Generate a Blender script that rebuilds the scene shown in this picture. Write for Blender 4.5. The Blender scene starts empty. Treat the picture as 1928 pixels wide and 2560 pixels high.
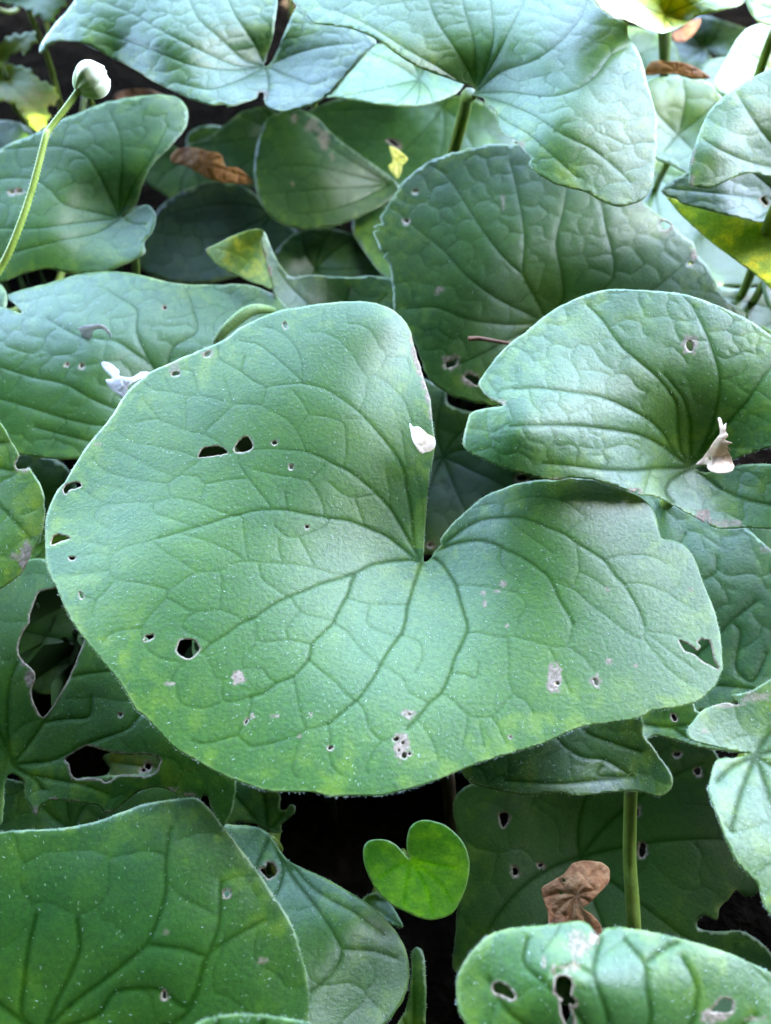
import bpy, math, random
import numpy as np
from mathutils import Vector
from mathutils.geometry import delaunay_2d_cdt
from mathutils.kdtree import KDTree

random.seed(7)
rng = np.random.default_rng(7)
R = math.radians
scene = bpy.context.scene
COL = scene.collection

# ------------------------------------------------------------------ camera
CAM_Z, PITCH, VFOV = 0.315, R(50), R(66)
PW, PH = 1928.0, 2560.0
F = (PH / 2) / math.tan(VFOV / 2)
CAM = np.array((0.0, 0.0, CAM_Z))
FWD = np.array((0, math.cos(PITCH), -math.sin(PITCH)))
UP = np.array((0, math.sin(PITCH), math.cos(PITCH)))
RIGHT = np.array((1.0, 0, 0))
cam = bpy.data.cameras.new('camera')
cam.sensor_fit = 'VERTICAL'
cam.sensor_height = 36
cam.lens = 36 * F / PH
cam.clip_start, cam.clip_end = 0.005, 200
cam.dof.use_dof = True
cam.dof.focus_distance = 0.212
cam.dof.aperture_fstop = 15
camo = bpy.data.objects.new('camera', cam)
COL.objects.link(camo)
camo.location = CAM
camo.rotation_euler = (math.pi / 2 - PITCH, 0, 0)
scene.camera = camo

# ------------------------------------------------------------------ sky, sun, exposure
SUN_EL, SUN_AZ = R(60), R(120)          # azimuth from +Y (away from the camera) towards +X (right)
TO_SUN = np.array((math.cos(SUN_EL) * math.sin(SUN_AZ), math.cos(SUN_EL) * math.cos(SUN_AZ), math.sin(SUN_EL)))
world = bpy.data.worlds.new('World')
scene.world = world
world.use_nodes = True
wn = world.node_tree
wn.nodes.clear()
sky = wn.nodes.new('ShaderNodeTexSky')
sky.sky_type = 'NISHITA'
sky.sun_disc = False
sky.sun_elevation = SUN_EL
sky.sun_rotation = SUN_AZ
sky.dust_density = 1.9
sky.ozone_density = 0.2
bg = wn.nodes.new('ShaderNodeBackground')
bg.inputs['Strength'].default_value = 0.15
wo = wn.nodes.new('ShaderNodeOutputWorld')
wn.links.new(sky.outputs[0], bg.inputs[0])
wn.links.new(bg.outputs[0], wo.inputs[0])
sl = bpy.data.lights.new('sun', 'SUN')
sl.energy = 4.5
sl.angle = R(0.53)
sl.color = (1.0, 0.93, 0.80)
so = bpy.data.objects.new('sun', sl)
COL.objects.link(so)
so.rotation_euler = Vector(TO_SUN).to_track_quat('Z', 'Y').to_euler()
vs = scene.view_settings
vs.view_transform = 'Standard'
vs.look = 'None'
vs.exposure = 5.27
vs.gamma = 1.0
vs.use_curve_mapping = False
scene.cycles.max_bounces = 5
scene.cycles.diffuse_bounces = 3
scene.cycles.glossy_bounces = 2
scene.cycles.transmission_bounces = 3
scene.cycles.caustics_reflective = False
scene.cycles.caustics_refractive = False
scene.cycles.use_denoising = True

# ------------------------------------------------------------------ pixels <-> space
K = 1000 / 1666
CROPS = dict(W=(0, 0, 1928 / 1666), P=(0, 0, 1.0), A=(0, 0, K), B=(928, 0, K), C=(0, 600, K), D=(928, 600, K),
             E=(0, 1200, K), F=(928, 1200, K), G=(0, 1760, K), H=(928, 1760, K),
             T1=(100, 740, .36014), T2=(600, 740, .36014), T3=(100, 1160, .36014), T4=(600, 1160, .36014),
             T5=(1100, 1160, .36014), T6=(300, 1560, .36014), T7=(800, 1560, .36014), T8=(1320, 1300, .36495),
             U1=(480, 520, .36014), U2=(1480, 0, .26891), U3=(0, 0, .27011), U4=(1428, 1700, .30012),
             U5=(1480, 360, .26891), U6=(1500, 1000, .25690), U7=(0, 1440, .30012), U8=(540, 1900, .42017))


def px(c, pts):
    ox, oy, s = CROPS[c]
    return [(ox + x * s, oy + y * s) for x, y in pts]


def pxs(*segs):
    out = []
    for c, pts in segs:
        out += px(c, pts)
    return out


def rays(p):
    p = np.asarray(p, float).reshape(-1, 2)
    d = ((p[:, 0] - PW / 2) / F)[:, None] * RIGHT + ((PH / 2 - p[:, 1]) / F)[:, None] * UP + FWD
    return d / np.linalg.norm(d, axis=1)[:, None]


def at_z(p, z):
    d = rays(p)[0]
    return CAM + d * ((z - CAM_Z) / d[2])


def project(P):
    q = np.asarray(P, float).reshape(-1, 3) - CAM
    w = q @ FWD
    return np.stack((PW / 2 + F * (q @ RIGHT) / w, PH / 2 - F * (q @ UP) / w), 1)


# ------------------------------------------------------------------ small maths
def catmull(pts, step, closed=True):
    p = np.asarray(pts, float)
    n = len(p)
    segs = []
    rngi = range(n if closed else n - 1)
    for i in rngi:
        if closed:
            a, b, c, d = p[(i - 1) % n], p[i], p[(i + 1) % n], p[(i + 2) % n]
        else:
            a, b, c, d = p[max(i - 1, 0)], p[i], p[i + 1], p[min(i + 2, n - 1)]
        L = np.linalg.norm(c - b)
        m = max(2, int(L / step * 2))
        t = np.linspace(0, 1, m, endpoint=False)[:, None]
        m1, m2 = (c - a) * .42, (d - b) * .42
        la, lc = np.linalg.norm(b - a) + 1e-9, np.linalg.norm(d - c) + 1e-9
        m1 *= min(1, 1.6 * L / (np.linalg.norm(c - a) * .5 + 1e-9))
        m2 *= min(1, 1.6 * L / (np.linalg.norm(d - b) * .5 + 1e-9))
        segs.append((2 * t**3 - 3 * t**2 + 1) * b + (t**3 - 2 * t**2 + t) * m1 + (-2 * t**3 + 3 * t**2) * c + (t**3 - t**2) * m2)
    if not closed:
        segs.append(p[-1:])
    q = np.concatenate(segs)
    return resample(q, step, closed)


def resample(q, step, closed):
    if closed:
        q = np.concatenate((q, q[:1]))
    L = np.concatenate(([0], np.cumsum(np.linalg.norm(np.diff(q, axis=0), axis=1))))
    n = max(3, int(round(L[-1] / step)))
    s = np.linspace(0, L[-1], n + 1)
    if closed:
        s = s[:-1]
    return np.stack((np.interp(s, L, q[:, 0]), np.interp(s, L, q[:, 1])), 1)


def inside(pts, poly):
    """even-odd rule; edges bucketed by height so that each point meets only a few of them"""
    pts = np.asarray(pts, float)
    a = np.asarray(poly, float)
    b = np.roll(a, -1, 0)
    r = np.zeros(len(pts), bool)
    if len(pts) == 0:
        return r
    order = np.argsort(pts[:, 1])
    ys, xs = pts[order, 1], pts[order, 0]
    lo = np.searchsorted(ys, np.minimum(a[:, 1], b[:, 1]), 'left')
    hi = np.searchsorted(ys, np.maximum(a[:, 1], b[:, 1]), 'left')
    q = np.zeros(len(pts), bool)
    for (x1, y1), (x2, y2), i, j in zip(a.tolist(), b.tolist(), lo.tolist(), hi.tolist()):
        if j > i:
            q[i:j] ^= xs[i:j] < (x2 - x1) * (ys[i:j] - y1) / (y2 - y1) + x1
    r[order] = q
    return r


def mindist(a, b, chunk=1500):
    out = np.full(len(a), 1e9)
    if len(b) == 0:
        return out
    if len(a) * len(b) > 400000:
        return nearest(a, b)[0]
    b2 = (b * b).sum(1)
    for i in range(0, len(a), chunk):
        s = a[i:i + chunk]
        d = (s * s).sum(1)[:, None] + b2 - 2 * s @ b.T
        out[i:i + chunk] = np.sqrt(np.maximum(d.min(1), 0))
    return out


def nearest(a, b, chunk=1500):
    """distance to, and index of, the nearest point of b"""
    kd = KDTree(len(b))
    for i, (x, y) in enumerate(b.tolist()):
        kd.insert((x, y, 0.0), i)
    kd.balance()
    f = kd.find
    res = [f((x, y, 0.0))[1:] for x, y in a.tolist()]
    ix = np.array([q[0] for q in res], int)
    out = np.linalg.norm(a - b[ix], axis=1)
    return out, ix


def vnoise(p, scale, seed=0):
    """smooth value noise in 2-D or 3-D, -1..1"""
    p = np.asarray(p, float) * scale + seed * 17.31
    i = np.floor(p).astype(np.int64)
    f = p - i
    f = f * f * (3 - 2 * f)
    dim = p.shape[1]
    out = np.zeros(len(p))
    for c in range(2 ** dim):
        w = np.ones(len(p))
        h = np.full(len(p), 1013 + seed * 7919, dtype=np.int64)
        for k in range(dim):
            b = (c >> k) & 1
            w *= f[:, k] if b else 1 - f[:, k]
            h = (h ^ ((i[:, k] + b) * (73856093, 19349663, 83492791)[k])) * 1103515245 + 12345
            h &= 0x7fffffff
        out += w * ((h >> 8) % 4096 / 2047.5 - 1)
    return out


def tps(ctrl, values):
    c = np.asarray(ctrl, float)
    n = len(c)
    sc = 1000.0
    cc = c / sc

    def U(r2):
        return np.where(r2 < 1e-12, 0, r2 * np.log(r2 + 1e-12))
    A = np.zeros((n + 3, n + 3))
    d2 = ((cc[:, None] - cc[None]) ** 2).sum(2)
    A[:n, :n] = U(d2) + np.eye(n) * 1e-4
    A[:n, n] = A[n, :n] = 1
    A[:n, n + 1:] = cc
    A[n + 1:, :n] = cc.T
    w = np.linalg.solve(A, np.concatenate((values, np.zeros(3))))

    def f(p):
        q = np.asarray(p) / sc
        r2 = ((q[:, None] - cc[None]) ** 2).sum(2)
        return U(r2) @ w[:n] + w[n] + q @ w[n + 1:]
    return f


# ------------------------------------------------------------------ materials
PIG = (.88, .96, .26)
SPEC = .62


def newmat(name):
    m = bpy.data.materials.new(name)
    m.use_nodes = True
    m.node_tree.nodes.clear()
    return m, m.node_tree.nodes, m.node_tree.links


class N:
    def __init__(s, name):
        s.m, s.n, s.l = newmat(name)

    def __call__(s, typ, ins=None, **kw):
        nd = s.n.new(typ)
        for k, v in kw.items():
            setattr(nd, k, v)
        for k, v in (ins or {}).items():
            if isinstance(v, bpy.types.NodeSocket):
                s.l.new(v, nd.inputs[k])
            else:
                nd.inputs[k].default_value = v
        return nd

    def math(s, op, a, b=0.0, clamp=False):
        return s('ShaderNodeMath', {0: a, 1: b}, operation=op, use_clamp=clamp).outputs[0]

    def mix(s, fac, a, b, blend='MIX'):
        nd = s('ShaderNodeMix', data_type='RGBA', blend_type=blend)
        for i, v in ((0, fac), (6, a), (7, b)):
            if isinstance(v, bpy.types.NodeSocket):
                s.l.new(v, nd.inputs[i])
            else:
                nd.inputs[i].default_value = v
        return nd.outputs[2]

    def ramp(s, v, lo, hi, a=0.0, b=1.0):
        return s('ShaderNodeMapRange', {0: v, 1: lo, 2: hi, 3: a, 4: b}).outputs[0]


def leaf_material(name, under=False, trans=0.22):
    g = N(name)
    tc = g('ShaderNodeTexCoord').outputs['Object']
    oi = g('ShaderNodeObjectInfo')
    off = g('ShaderNodeVectorMath', {0: tc, 1: oi.outputs['Location']}, operation='ADD').outputs[0]
    at = {k: g('ShaderNodeAttribute', attribute_name=k).outputs['Fac'] for k in ('vein', 'dry', 'edge', 'young', 'mot', 'mid', 'marg')}
    n1, n3 = at['mot'], at['mid']
    n2 = g('ShaderNodeTexNoise', {'Vector': off, 'Scale': 1000.0, 'Detail': 2.0, 'Roughness': 0.7}).outputs[0]
    # scale the leaf's own colour to a saturated pigment
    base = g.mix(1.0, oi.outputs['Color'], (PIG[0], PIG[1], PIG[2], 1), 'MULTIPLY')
    c = g.mix(n1, g.mix(1.0, base, (.72, .82, 1.0, 1), 'MULTIPLY'), g.mix(1.0, base, (1.45, 1.15, .75, 1), 'MULTIPLY'))
    c = g.mix(g.ramp(n2, .35, .7, 0, .75), c, g.mix(1.0, c, (.50, .60, .58, 1), 'MULTIPLY'))
    c = g.mix(g.ramp(n3, .5, .9, 0, .5), c, g.mix(1.0, c, (1.5, 1.22, 1.0, 1), 'MULTIPLY'))
    vo = g('ShaderNodeTexVoronoi', {'Vector': off, 'Scale': 260.0, 'Randomness': .9}, feature='DISTANCE_TO_EDGE').outputs[0]
    net = g.ramp(vo, 0.0, .09, 1, 0)
    if under:
        c = g.mix(1.0, c, (1.6, 1.25, 1.2, 1), 'MULTIPLY')
        veincol = g.mix(1.0, c, (1.3, 1.2, 1.1, 1), 'MULTIPLY')
    else:
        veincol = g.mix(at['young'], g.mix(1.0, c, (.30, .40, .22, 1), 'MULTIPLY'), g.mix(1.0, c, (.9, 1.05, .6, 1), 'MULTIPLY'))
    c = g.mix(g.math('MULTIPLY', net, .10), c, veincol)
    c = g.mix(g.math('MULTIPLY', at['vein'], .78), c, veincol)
    c = g.mix(g.math('MULTIPLY', at['marg'], g.ramp(n3, .45, .75, 0, .7)), c, g.mix(1.0, c, (2.3, 1.6, .8, 1), 'MULTIPLY'))
    # pale worn margin, dry eaten tissue
    c = g.mix(g.math('MULTIPLY', at['edge'], g.ramp(n3, .3, .8, .15, .7)), c, (.20, .27, .09, 1))
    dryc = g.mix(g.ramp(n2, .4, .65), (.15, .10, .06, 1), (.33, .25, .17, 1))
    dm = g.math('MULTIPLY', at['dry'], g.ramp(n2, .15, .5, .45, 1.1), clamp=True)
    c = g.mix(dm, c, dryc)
    h = n2
    bp = g('ShaderNodeBump', {'Strength': .5, 'Distance': .00022, 'Height': h})
    rough = g.math('ADD', g.ramp(n2, .3, .7, .35, .46), g.math('MULTIPLY', dm, .3))
    if under:
        rough = g.math('ADD', rough, .15)
    pr = g('ShaderNodeBsdfPrincipled', {'Base Color': c, 'Roughness': rough, 'Normal': bp.outputs[0]})
    if under:
        pr.inputs['Specular IOR Level'].default_value = .3
    else:                       # gloss cut over the veins in place of shade in their grooves
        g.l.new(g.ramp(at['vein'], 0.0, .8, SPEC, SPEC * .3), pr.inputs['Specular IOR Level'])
    tr = g('ShaderNodeBsdfTranslucent', {'Color': g.mix(1.0, c, (2.4, 2.0, .7, 1), 'MULTIPLY')})
    mx = g('ShaderNodeMixShader', {0: trans, 1: pr.outputs[0], 2: tr.outputs[0]})
    g('ShaderNodeOutputMaterial', {0: mx.outputs[0]})
    return g.m


def plain_material(name, cols, scale, rough=.6, bump=.3, bdist=.0005, trans=0.0, spec=.4, stretch=(1, 1, 1)):
    g = N(name)
    tc = g('ShaderNodeTexCoord').outputs['Object']
    oi = g('ShaderNodeObjectInfo')
    v = g('ShaderNodeMapping', {0: tc, 3: stretch}).outputs[0]
    off = g('ShaderNodeVectorMath', {0: v, 1: oi.outputs['Location']}, operation='ADD').outputs[0]
    n1 = g('ShaderNodeTexNoise', {'Vector': off, 'Scale': scale, 'Detail': 6.0, 'Roughness': .62}).outputs[0]
    n2 = g('ShaderNodeTexNoise', {'Vector': off, 'Scale': scale * 6, 'Detail': 4.0}).outputs[0]
    f = g.math('ADD', g.math('MULTIPLY', n1, .7), g.math('MULTIPLY', n2, .3))
    r = g('ShaderNodeValToRGB', {0: f})
    els = r.color_ramp.elements
    els[0].position, els[1].position = .34, .66
    els[0].color, els[1].color = (*cols[0], 1), (*cols[-1], 1)
    for i, c in enumerate(cols[1:-1]):
        e = els.new(.34 + .32 * (i + 1) / (len(cols) - 1))
        e.color = (*c, 1)
    bp = g('ShaderNodeBump', {'Strength': bump, 'Distance': bdist, 'Height': f})
    pr = g('ShaderNodeBsdfPrincipled', {'Base Color': r.outputs[0], 'Roughness': rough, 'Normal': bp.outputs[0]})
    pr.inputs['Specular IOR Level'].default_value = spec
    sh = pr.outputs[0]
    if trans:
        tr = g('ShaderNodeBsdfTranslucent', {'Color': r.outputs[0]})
        sh = g('ShaderNodeMixShader', {0: trans, 1: sh, 2: tr.outputs[0]}).outputs[0]
    g('ShaderNodeOutputMaterial', {0: sh})
    return g.m


M = dict(
    top=leaf_material('leaf_upper_side'),
    under=leaf_material('leaf_under_side', True),
    hair=plain_material('leaf_hair', [(.55, .62, .52), (.72, .78, .68)], 500, .45, 0, spec=.5, trans=.45),
    petiole=plain_material('petiole_green', [(.085, .14, .015), (.14, .20, .025), (.18, .24, .04)], 160, .5, .4, trans=.12, stretch=(1, 1, .15)),
    stem=plain_material('flower_stem', [(.15, .23, .025), (.23, .32, .04), (.28, .36, .06)], 160, .5, .4, trans=.12, stretch=(1, 1, .15)),
    petiole_brown=plain_material('petiole_brown', [(.05, .03, .02), (.12, .08, .04), (.10, .11, .04)], 160, .6, .5, stretch=(1, 1, .15)),
    soil=plain_material('soil', [(.004, .003, .0025), (.009, .007, .005), (.020, .015, .011)], 45, .95, .9, .006, spec=.0),
    brown=plain_material('dead_leaf_brown', [(.09, .032, .010), (.24, .095, .030), (.42, .23, .10)], 110, .75, .9, .0016, trans=.12),
    orange=plain_material('dead_leaf_orange', [(.22, .085, .02), (.36, .16, .035), (.46, .25, .06)], 70, .6, .6, .001, trans=.25),
    yellow=plain_material('yellow_leaf', [(.30, .30, .03), (.48, .44, .04), (.55, .50, .07)], 90, .55, .4, trans=.25),
    tan=plain_material('dry_petal_tan', [(.40, .26, .15), (.60, .43, .29), (.72, .57, .43)], 160, .65, .6, .0008, trans=.2),
    petal=plain_material('petal_white', [(.58, .53, .50), (.72, .68, .66), (.80, .78, .75)], 140, .5, .5, .0006, trans=.25),
    petal_warm=plain_material('petal_cream', [(.60, .46, .32), (.78, .67, .53), (.86, .79, .69)], 110, .55, .5, .0006, trans=.25),
    twig=plain_material('twig_bark', [(.06, .025, .012), (.16, .07, .035), (.24, .13, .07)], 200, .7, .6),
    bark=plain_material('tree_bark', [(.05, .04, .03), (.12, .09, .07), (.2, .16, .12)], 12, .85, .9, .02, stretch=(1, 1, .25)),
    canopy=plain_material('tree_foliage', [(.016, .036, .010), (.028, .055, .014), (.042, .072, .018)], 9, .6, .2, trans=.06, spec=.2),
    anem=plain_material('anemone_leaf_green', [(.10, .26, .03), (.18, .38, .035), (.30, .46, .04)], 45, .5, .4, trans=.25),
    anem_old=plain_material('anemone_leaf_ageing', [(.13, .26, .02), (.26, .36, .03), (.42, .38, .08)], 45, .5, .4, trans=.25),
)


def bud_material():
    g = N('bud_sepal')
    at = g('ShaderNodeAttribute', attribute_name='tip').outputs['Fac']
    tc = g('ShaderNodeTexCoord').outputs['Object']
    n1 = g('ShaderNodeTexNoise', {'Vector': tc, 'Scale': 700.0, 'Detail': 4.0}).outputs[0]
    n2 = g('ShaderNodeTexNoise', {'Vector': tc, 'Scale': 150.0, 'Detail': 3.0}).outputs[0]
    f = g.math('ADD', at, g.ramp(n2, .3, .7, -.18, .18), clamp=True)
    c = g.mix(f, (.30, .40, .10, 1), (.74, .70, .66, 1))
    c = g.mix(g.ramp(n1, .4, .7, 0, .35), c, g.mix(1.0, c, (.8, .8, .82, 1), 'MULTIPLY'))
    bp = g('ShaderNodeBump', {'Strength': .5, 'Distance': .0003, 'Height': n1})
    pr = g('ShaderNodeBsdfPrincipled', {'Base Color': c, 'Roughness': .6, 'Normal': bp.outputs[0]})
    pr.inputs['Sheen Weight'].default_value = .4
    g('ShaderNodeOutputMaterial', {0: pr.outputs[0]})
    return g.m


M['bud'] = bud_material()


# ------------------------------------------------------------------ object helpers
def link(o, parent=None):
    COL.objects.link(o)
    if parent is not None:
        o.parent = parent
    return o


def thing(name, label, cat, loc, group=None):
    o = link(bpy.data.objects.new(name, None))
    o.empty_display_size = .01
    o.location = loc
    o['label'] = label
    o['category'] = cat
    if group:
        o['group'] = group
    return o


def mesh_obj(name, V, Fc, mat, parent=None, loc=None, smooth=True):
    """V world coordinates; the object sits at loc (or at its parent's origin)"""
    V = np.asarray(V, float)
    base = np.zeros(3)
    if parent is not None:
        q = parent
        while q is not None:
            base = base + np.array(q.location)
            q = q.parent
    elif loc is not None:
        base = np.array(loc, float)
    me = bpy.data.meshes.new(name)
    me.from_pydata((V - base).tolist(), [], [tuple(int(i) for i in f) for f in Fc])
    if smooth:
        me.polygons.foreach_set('use_smooth', [True] * len(me.polygons))
    for m in (mat if isinstance(mat, (list, tuple)) else [mat]):
        me.materials.append(m)
    o = bpy.data.objects.new(name, me)
    link(o, parent)
    if parent is None and loc is not None:
        o.location = loc
    return o


def attr(o, name, vals):
    a = o.data.attributes.new(name, 'FLOAT', 'POINT')
    a.data.foreach_set('value', np.asarray(vals, dtype=np.float32))


def tube(points, radii, n=10, cap=True, ridges=0):
    p = np.asarray(points, float)
    m = len(p)
    T = np.gradient(p, axis=0)
    T /= np.linalg.norm(T, axis=1)[:, None] + 1e-12
    ref = np.array((0, 0, 1.0)) if abs(T[0][2]) < .9 else np.array((1.0, 0, 0))
    V, Fc = [], []
    u = np.cross(T[0], ref)
    for i in range(m):
        u = u - T[i] * (u @ T[i])
        u /= np.linalg.norm(u)
        v = np.cross(T[i], u)
        for k in range(n):
            a = 2 * math.pi * k / n
            rr = radii[i] * (1 + ridges * math.cos(3 * a))
            V.append(p[i] + rr * (math.cos(a) * u + math.sin(a) * v))
    for i in range(m - 1):
        for k in range(n):
            a, b = i * n + k, i * n + (k + 1) % n
            Fc.append((a, b, b + n, a + n))
    if cap:
        Fc.append(tuple(range(n))[::-1])
        Fc.append(tuple((m - 1) * n + k for k in range(n)))
    return np.array(V), Fc


def spline3(pts, n):
    p = np.asarray(pts, float)
    out = []
    for i in range(len(p) - 1):
        a, b, c, d = p[max(i - 1, 0)], p[i], p[i + 1], p[min(i + 2, len(p) - 1)]
        t = np.linspace(0, 1, n, endpoint=False)[:, None]
        out.append(.5 * (2 * b + (c - a) * t + (2 * a - 5 * b + 4 * c - d) * t**2 + (3 * b - a - 3 * c + d) * t**3))
    out.append(p[-1:])
    return np.concatenate(out)


def hair_mesh(P, D, L, rad):
    """thin three-sided spikes"""
    n = len(P)
    ref = rng.normal(size=(n, 3))
    u = np.cross(D, ref)
    u /= np.linalg.norm(u, axis=1)[:, None] + 1e-12
    v = np.cross(D, u)
    r = rad[:, None]
    V = np.empty((n, 4, 3))
    for k in range(3):
        a = 2 * math.pi * k / 3
        V[:, k] = P + r * (math.cos(a) * u + math.sin(a) * v)
    V[:, 3] = P + D * L[:, None]
    i = np.arange(n)[:, None] * 4
    Fc = np.concatenate((i + [0, 1, 3], i + [1, 2, 3], i + [2, 0, 3]))
    return V.reshape(-1, 3), Fc


# ------------------------------------------------------------------ the leaf builder
def tri_normals(P, T):
    fn = np.cross(P[T[:, 1]] - P[T[:, 0]], P[T[:, 2]] - P[T[:, 0]])
    vn = np.zeros_like(P)
    for k in range(3):
        np.add.at(vn, T[:, k], fn)
    return vn / (np.linalg.norm(vn, axis=1)[:, None] + 1e-15), np.linalg.norm(fn, axis=1) / 2


class Surf:
    """a leaf's supporting surface: a tilted plane through the attachment plus a height field"""
    def __init__(s, attach, z, tilt, ctrl=(), fun=.005, cup=0.0, und=0.0, k=3, ph=0.0, rad=.07, noise=.0012, seed=0):
        s.P0 = at_z(attach, z)
        n = np.array((tilt[0], tilt[1], 1.0))
        s.n = n / np.linalg.norm(n)
        e1 = np.array((1.0, 0, 0)) - s.n * s.n[0]
        s.e1 = e1 / np.linalg.norm(e1)
        s.e2 = np.cross(s.n, s.e1)
        s.a = (fun, cup, und, k, ph, rad, noise, seed)
        s.tp = None
        if len(ctrl):
            s.tp = tps([c[:2] for c in ctrl], np.array([c[2] for c in ctrl]) * .01)

    def base(s, p):
        d = rays(p)
        t = ((s.P0 - CAM) @ s.n) / (d @ s.n)
        return CAM + d * t[:, None]

    def uv(s, P):
        q = P - s.P0
        return np.stack((q @ s.e1, q @ s.e2), 1)

    def height(s, p, uv):
        fun, cup, und, k, ph, rad, noise, seed = s.a
        r = np.linalg.norm(uv, axis=1)
        th = np.arctan2(uv[:, 1], uv[:, 0])
        q = np.minimum(r / rad, 1.6)
        h = -fun * np.exp(-(r / (.28 * rad)) ** 2) + cup * rad * q**2 + und * rad * q**2 * np.sin(k * th + ph)
        h = h + noise * vnoise(uv, 28, seed) * np.minimum(q * 1.5, 1)
        if s.tp is not None:
            h = h + s.tp(p)
        return h

    def point(s, p):
        p = np.asarray(p, float).reshape(-1, 2)
        uv = s.uv(s.base(p))
        h = s.height(p, uv)
        d = rays(p)
        t = ((s.P0 - CAM) @ s.n + h) / (d @ s.n)
        return CAM + d * t[:, None], uv


def auto_veins(outline, attach, nv, seed):
    o = np.asarray(outline)
    a = np.asarray(attach, float)
    ang = np.unwrap(np.arctan2(o[:, 1] - a[1], o[:, 0] - a[0]))
    d = np.linalg.norm(o - a, axis=1)
    tip = o[d.argmax()] - a
    t0 = math.atan2(tip[1], tip[0])
    out = []
    r = random.Random(seed)
    for i in range(nv):
        th = t0 + (i - (nv - 1) / 2) * (4.3 / (nv - 1)) + r.uniform(-.08, .08)
        dd = np.abs((ang - th + math.pi) % (2 * math.pi) - math.pi)
        L = d[dd.argmin()] * .93
        bend = (th - t0) * .22
        pts = []
        for q in np.linspace(0, 1, 7):
            t = th + bend * (.5 - q)
            pts.append(a + q * L * np.array((math.cos(t), math.sin(t))))
        out.append(pts)
    return out


def vein_net(pv, ouv, cell, seed, attach, g, toPX):
    """the net of lesser veins: cell borders round seeds mirrored across the main veins, gently bent"""
    r = np.random.default_rng(seed + 500)
    pall = np.concatenate(pv) if pv else np.zeros((0, 2))
    seeds, grid = [], {}

    def try_add(q, md):
        kx, ky = int(math.floor(q[0] / cell)), int(math.floor(q[1] / cell))
        for i in (-1, 0, 1):
            for j in (-1, 0, 1):
                for w in grid.get((kx + i, ky + j), ()):
                    if (w[0] - q[0]) ** 2 + (w[1] - q[1]) ** 2 < md * md:
                        return
        grid.setdefault((kx, ky), []).append(q)
        seeds.append(q)
    for v in pv:
        L = resample(v, cell * r.uniform(.85, 1.1), False)
        tg = np.gradient(L, axis=0)
        tg /= np.linalg.norm(tg, axis=1)[:, None] + 1e-9
        nr = np.stack((-tg[:, 1], tg[:, 0]), 1)
        for i in range(len(L)):
            off = cell * .48
            if mindist((L[i] + nr[i] * off)[None], pall)[0] > off * .7 and mindist((L[i] - nr[i] * off)[None], pall)[0] > off * .7:
                try_add(L[i] + nr[i] * off, cell * .45)
                try_add(L[i] - nr[i] * off + tg[i] * cell * .35, cell * .45)
    lo, hi = ouv.min(0) - cell, ouv.max(0) + cell
    for q in r.uniform(lo, hi, (int((hi - lo).prod() / cell**2 * 5), 2)):
        try_add(q, cell * .75)
    res = delaunay_2d_cdt([Vector(q / cell) for q in seeds], [], [], 0, 1e-6)
    V = np.array([tuple(q) for q in res[0]])
    T = [f for f in res[2] if len(f) == 3]
    cc, em = [], {}
    for k, (a, b, c) in enumerate(T):
        A, B, C = V[a], V[b], V[c]
        d = 2 * (A[0] * (B[1] - C[1]) + B[0] * (C[1] - A[1]) + C[0] * (A[1] - B[1])) or 1e-9
        x = ((A @ A) * (B[1] - C[1]) + (B @ B) * (C[1] - A[1]) + (C @ C) * (A[1] - B[1])) / d
        y = ((A @ A) * (C[0] - B[0]) + (B @ B) * (A[0] - C[0]) + (C @ C) * (B[0] - A[0])) / d
        cc.append(np.array((x, y)) * cell)
        for e in ((a, b), (b, c), (c, a)):
            em.setdefault(tuple(sorted(e)), []).append(k)
    out, ws = [], []
    for ks in em.values():
        if len(ks) != 2:
            continue
        a, b = cc[ks[0]], cc[ks[1]]
        ln = np.linalg.norm(b - a)
        if ln < cell * .05 or ln > cell * 3:
            continue
        mid = (a + b) / 2
        if not inside(mid[None], ouv)[0]:
            continue
        if len(pall) and mindist(mid[None], pall)[0] < cell * .2:
            continue
        if r.random() < .10:
            continue
        t = np.linspace(0, 1, 7)
        nr = np.array((-(b - a)[1], (b - a)[0]))
        line = a + (b - a) * t[:, None] + nr * ((np.sin(np.pi * t) * r.normal(0, .10) + np.sin(2 * np.pi * t) * r.normal(0, .06)))[:, None]
        out.append(resample(toPX(line), g * .9, False))
        ws.append(r.uniform(.35, 1.0))
        if ln > cell * .5 and r.random() < .45:          # a short blind branch into the cell
            st = line[r.integers(2, 5)]
            dr = nr / ln * r.choice((-1, 1)) + r.normal(0, .35, 2)
            dr /= np.linalg.norm(dr)
            tt = np.linspace(0, 1, 5)[:, None]
            br = st + dr * tt * cell * r.uniform(.25, .45) + np.array((-dr[1], dr[0])) * (tt ** 2) * cell * r.normal(0, .08)
            out.append(resample(toPX(br), g * .9, False))
            ws.append(r.uniform(.2, .4))
    return out, ws


BIG = []


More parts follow.
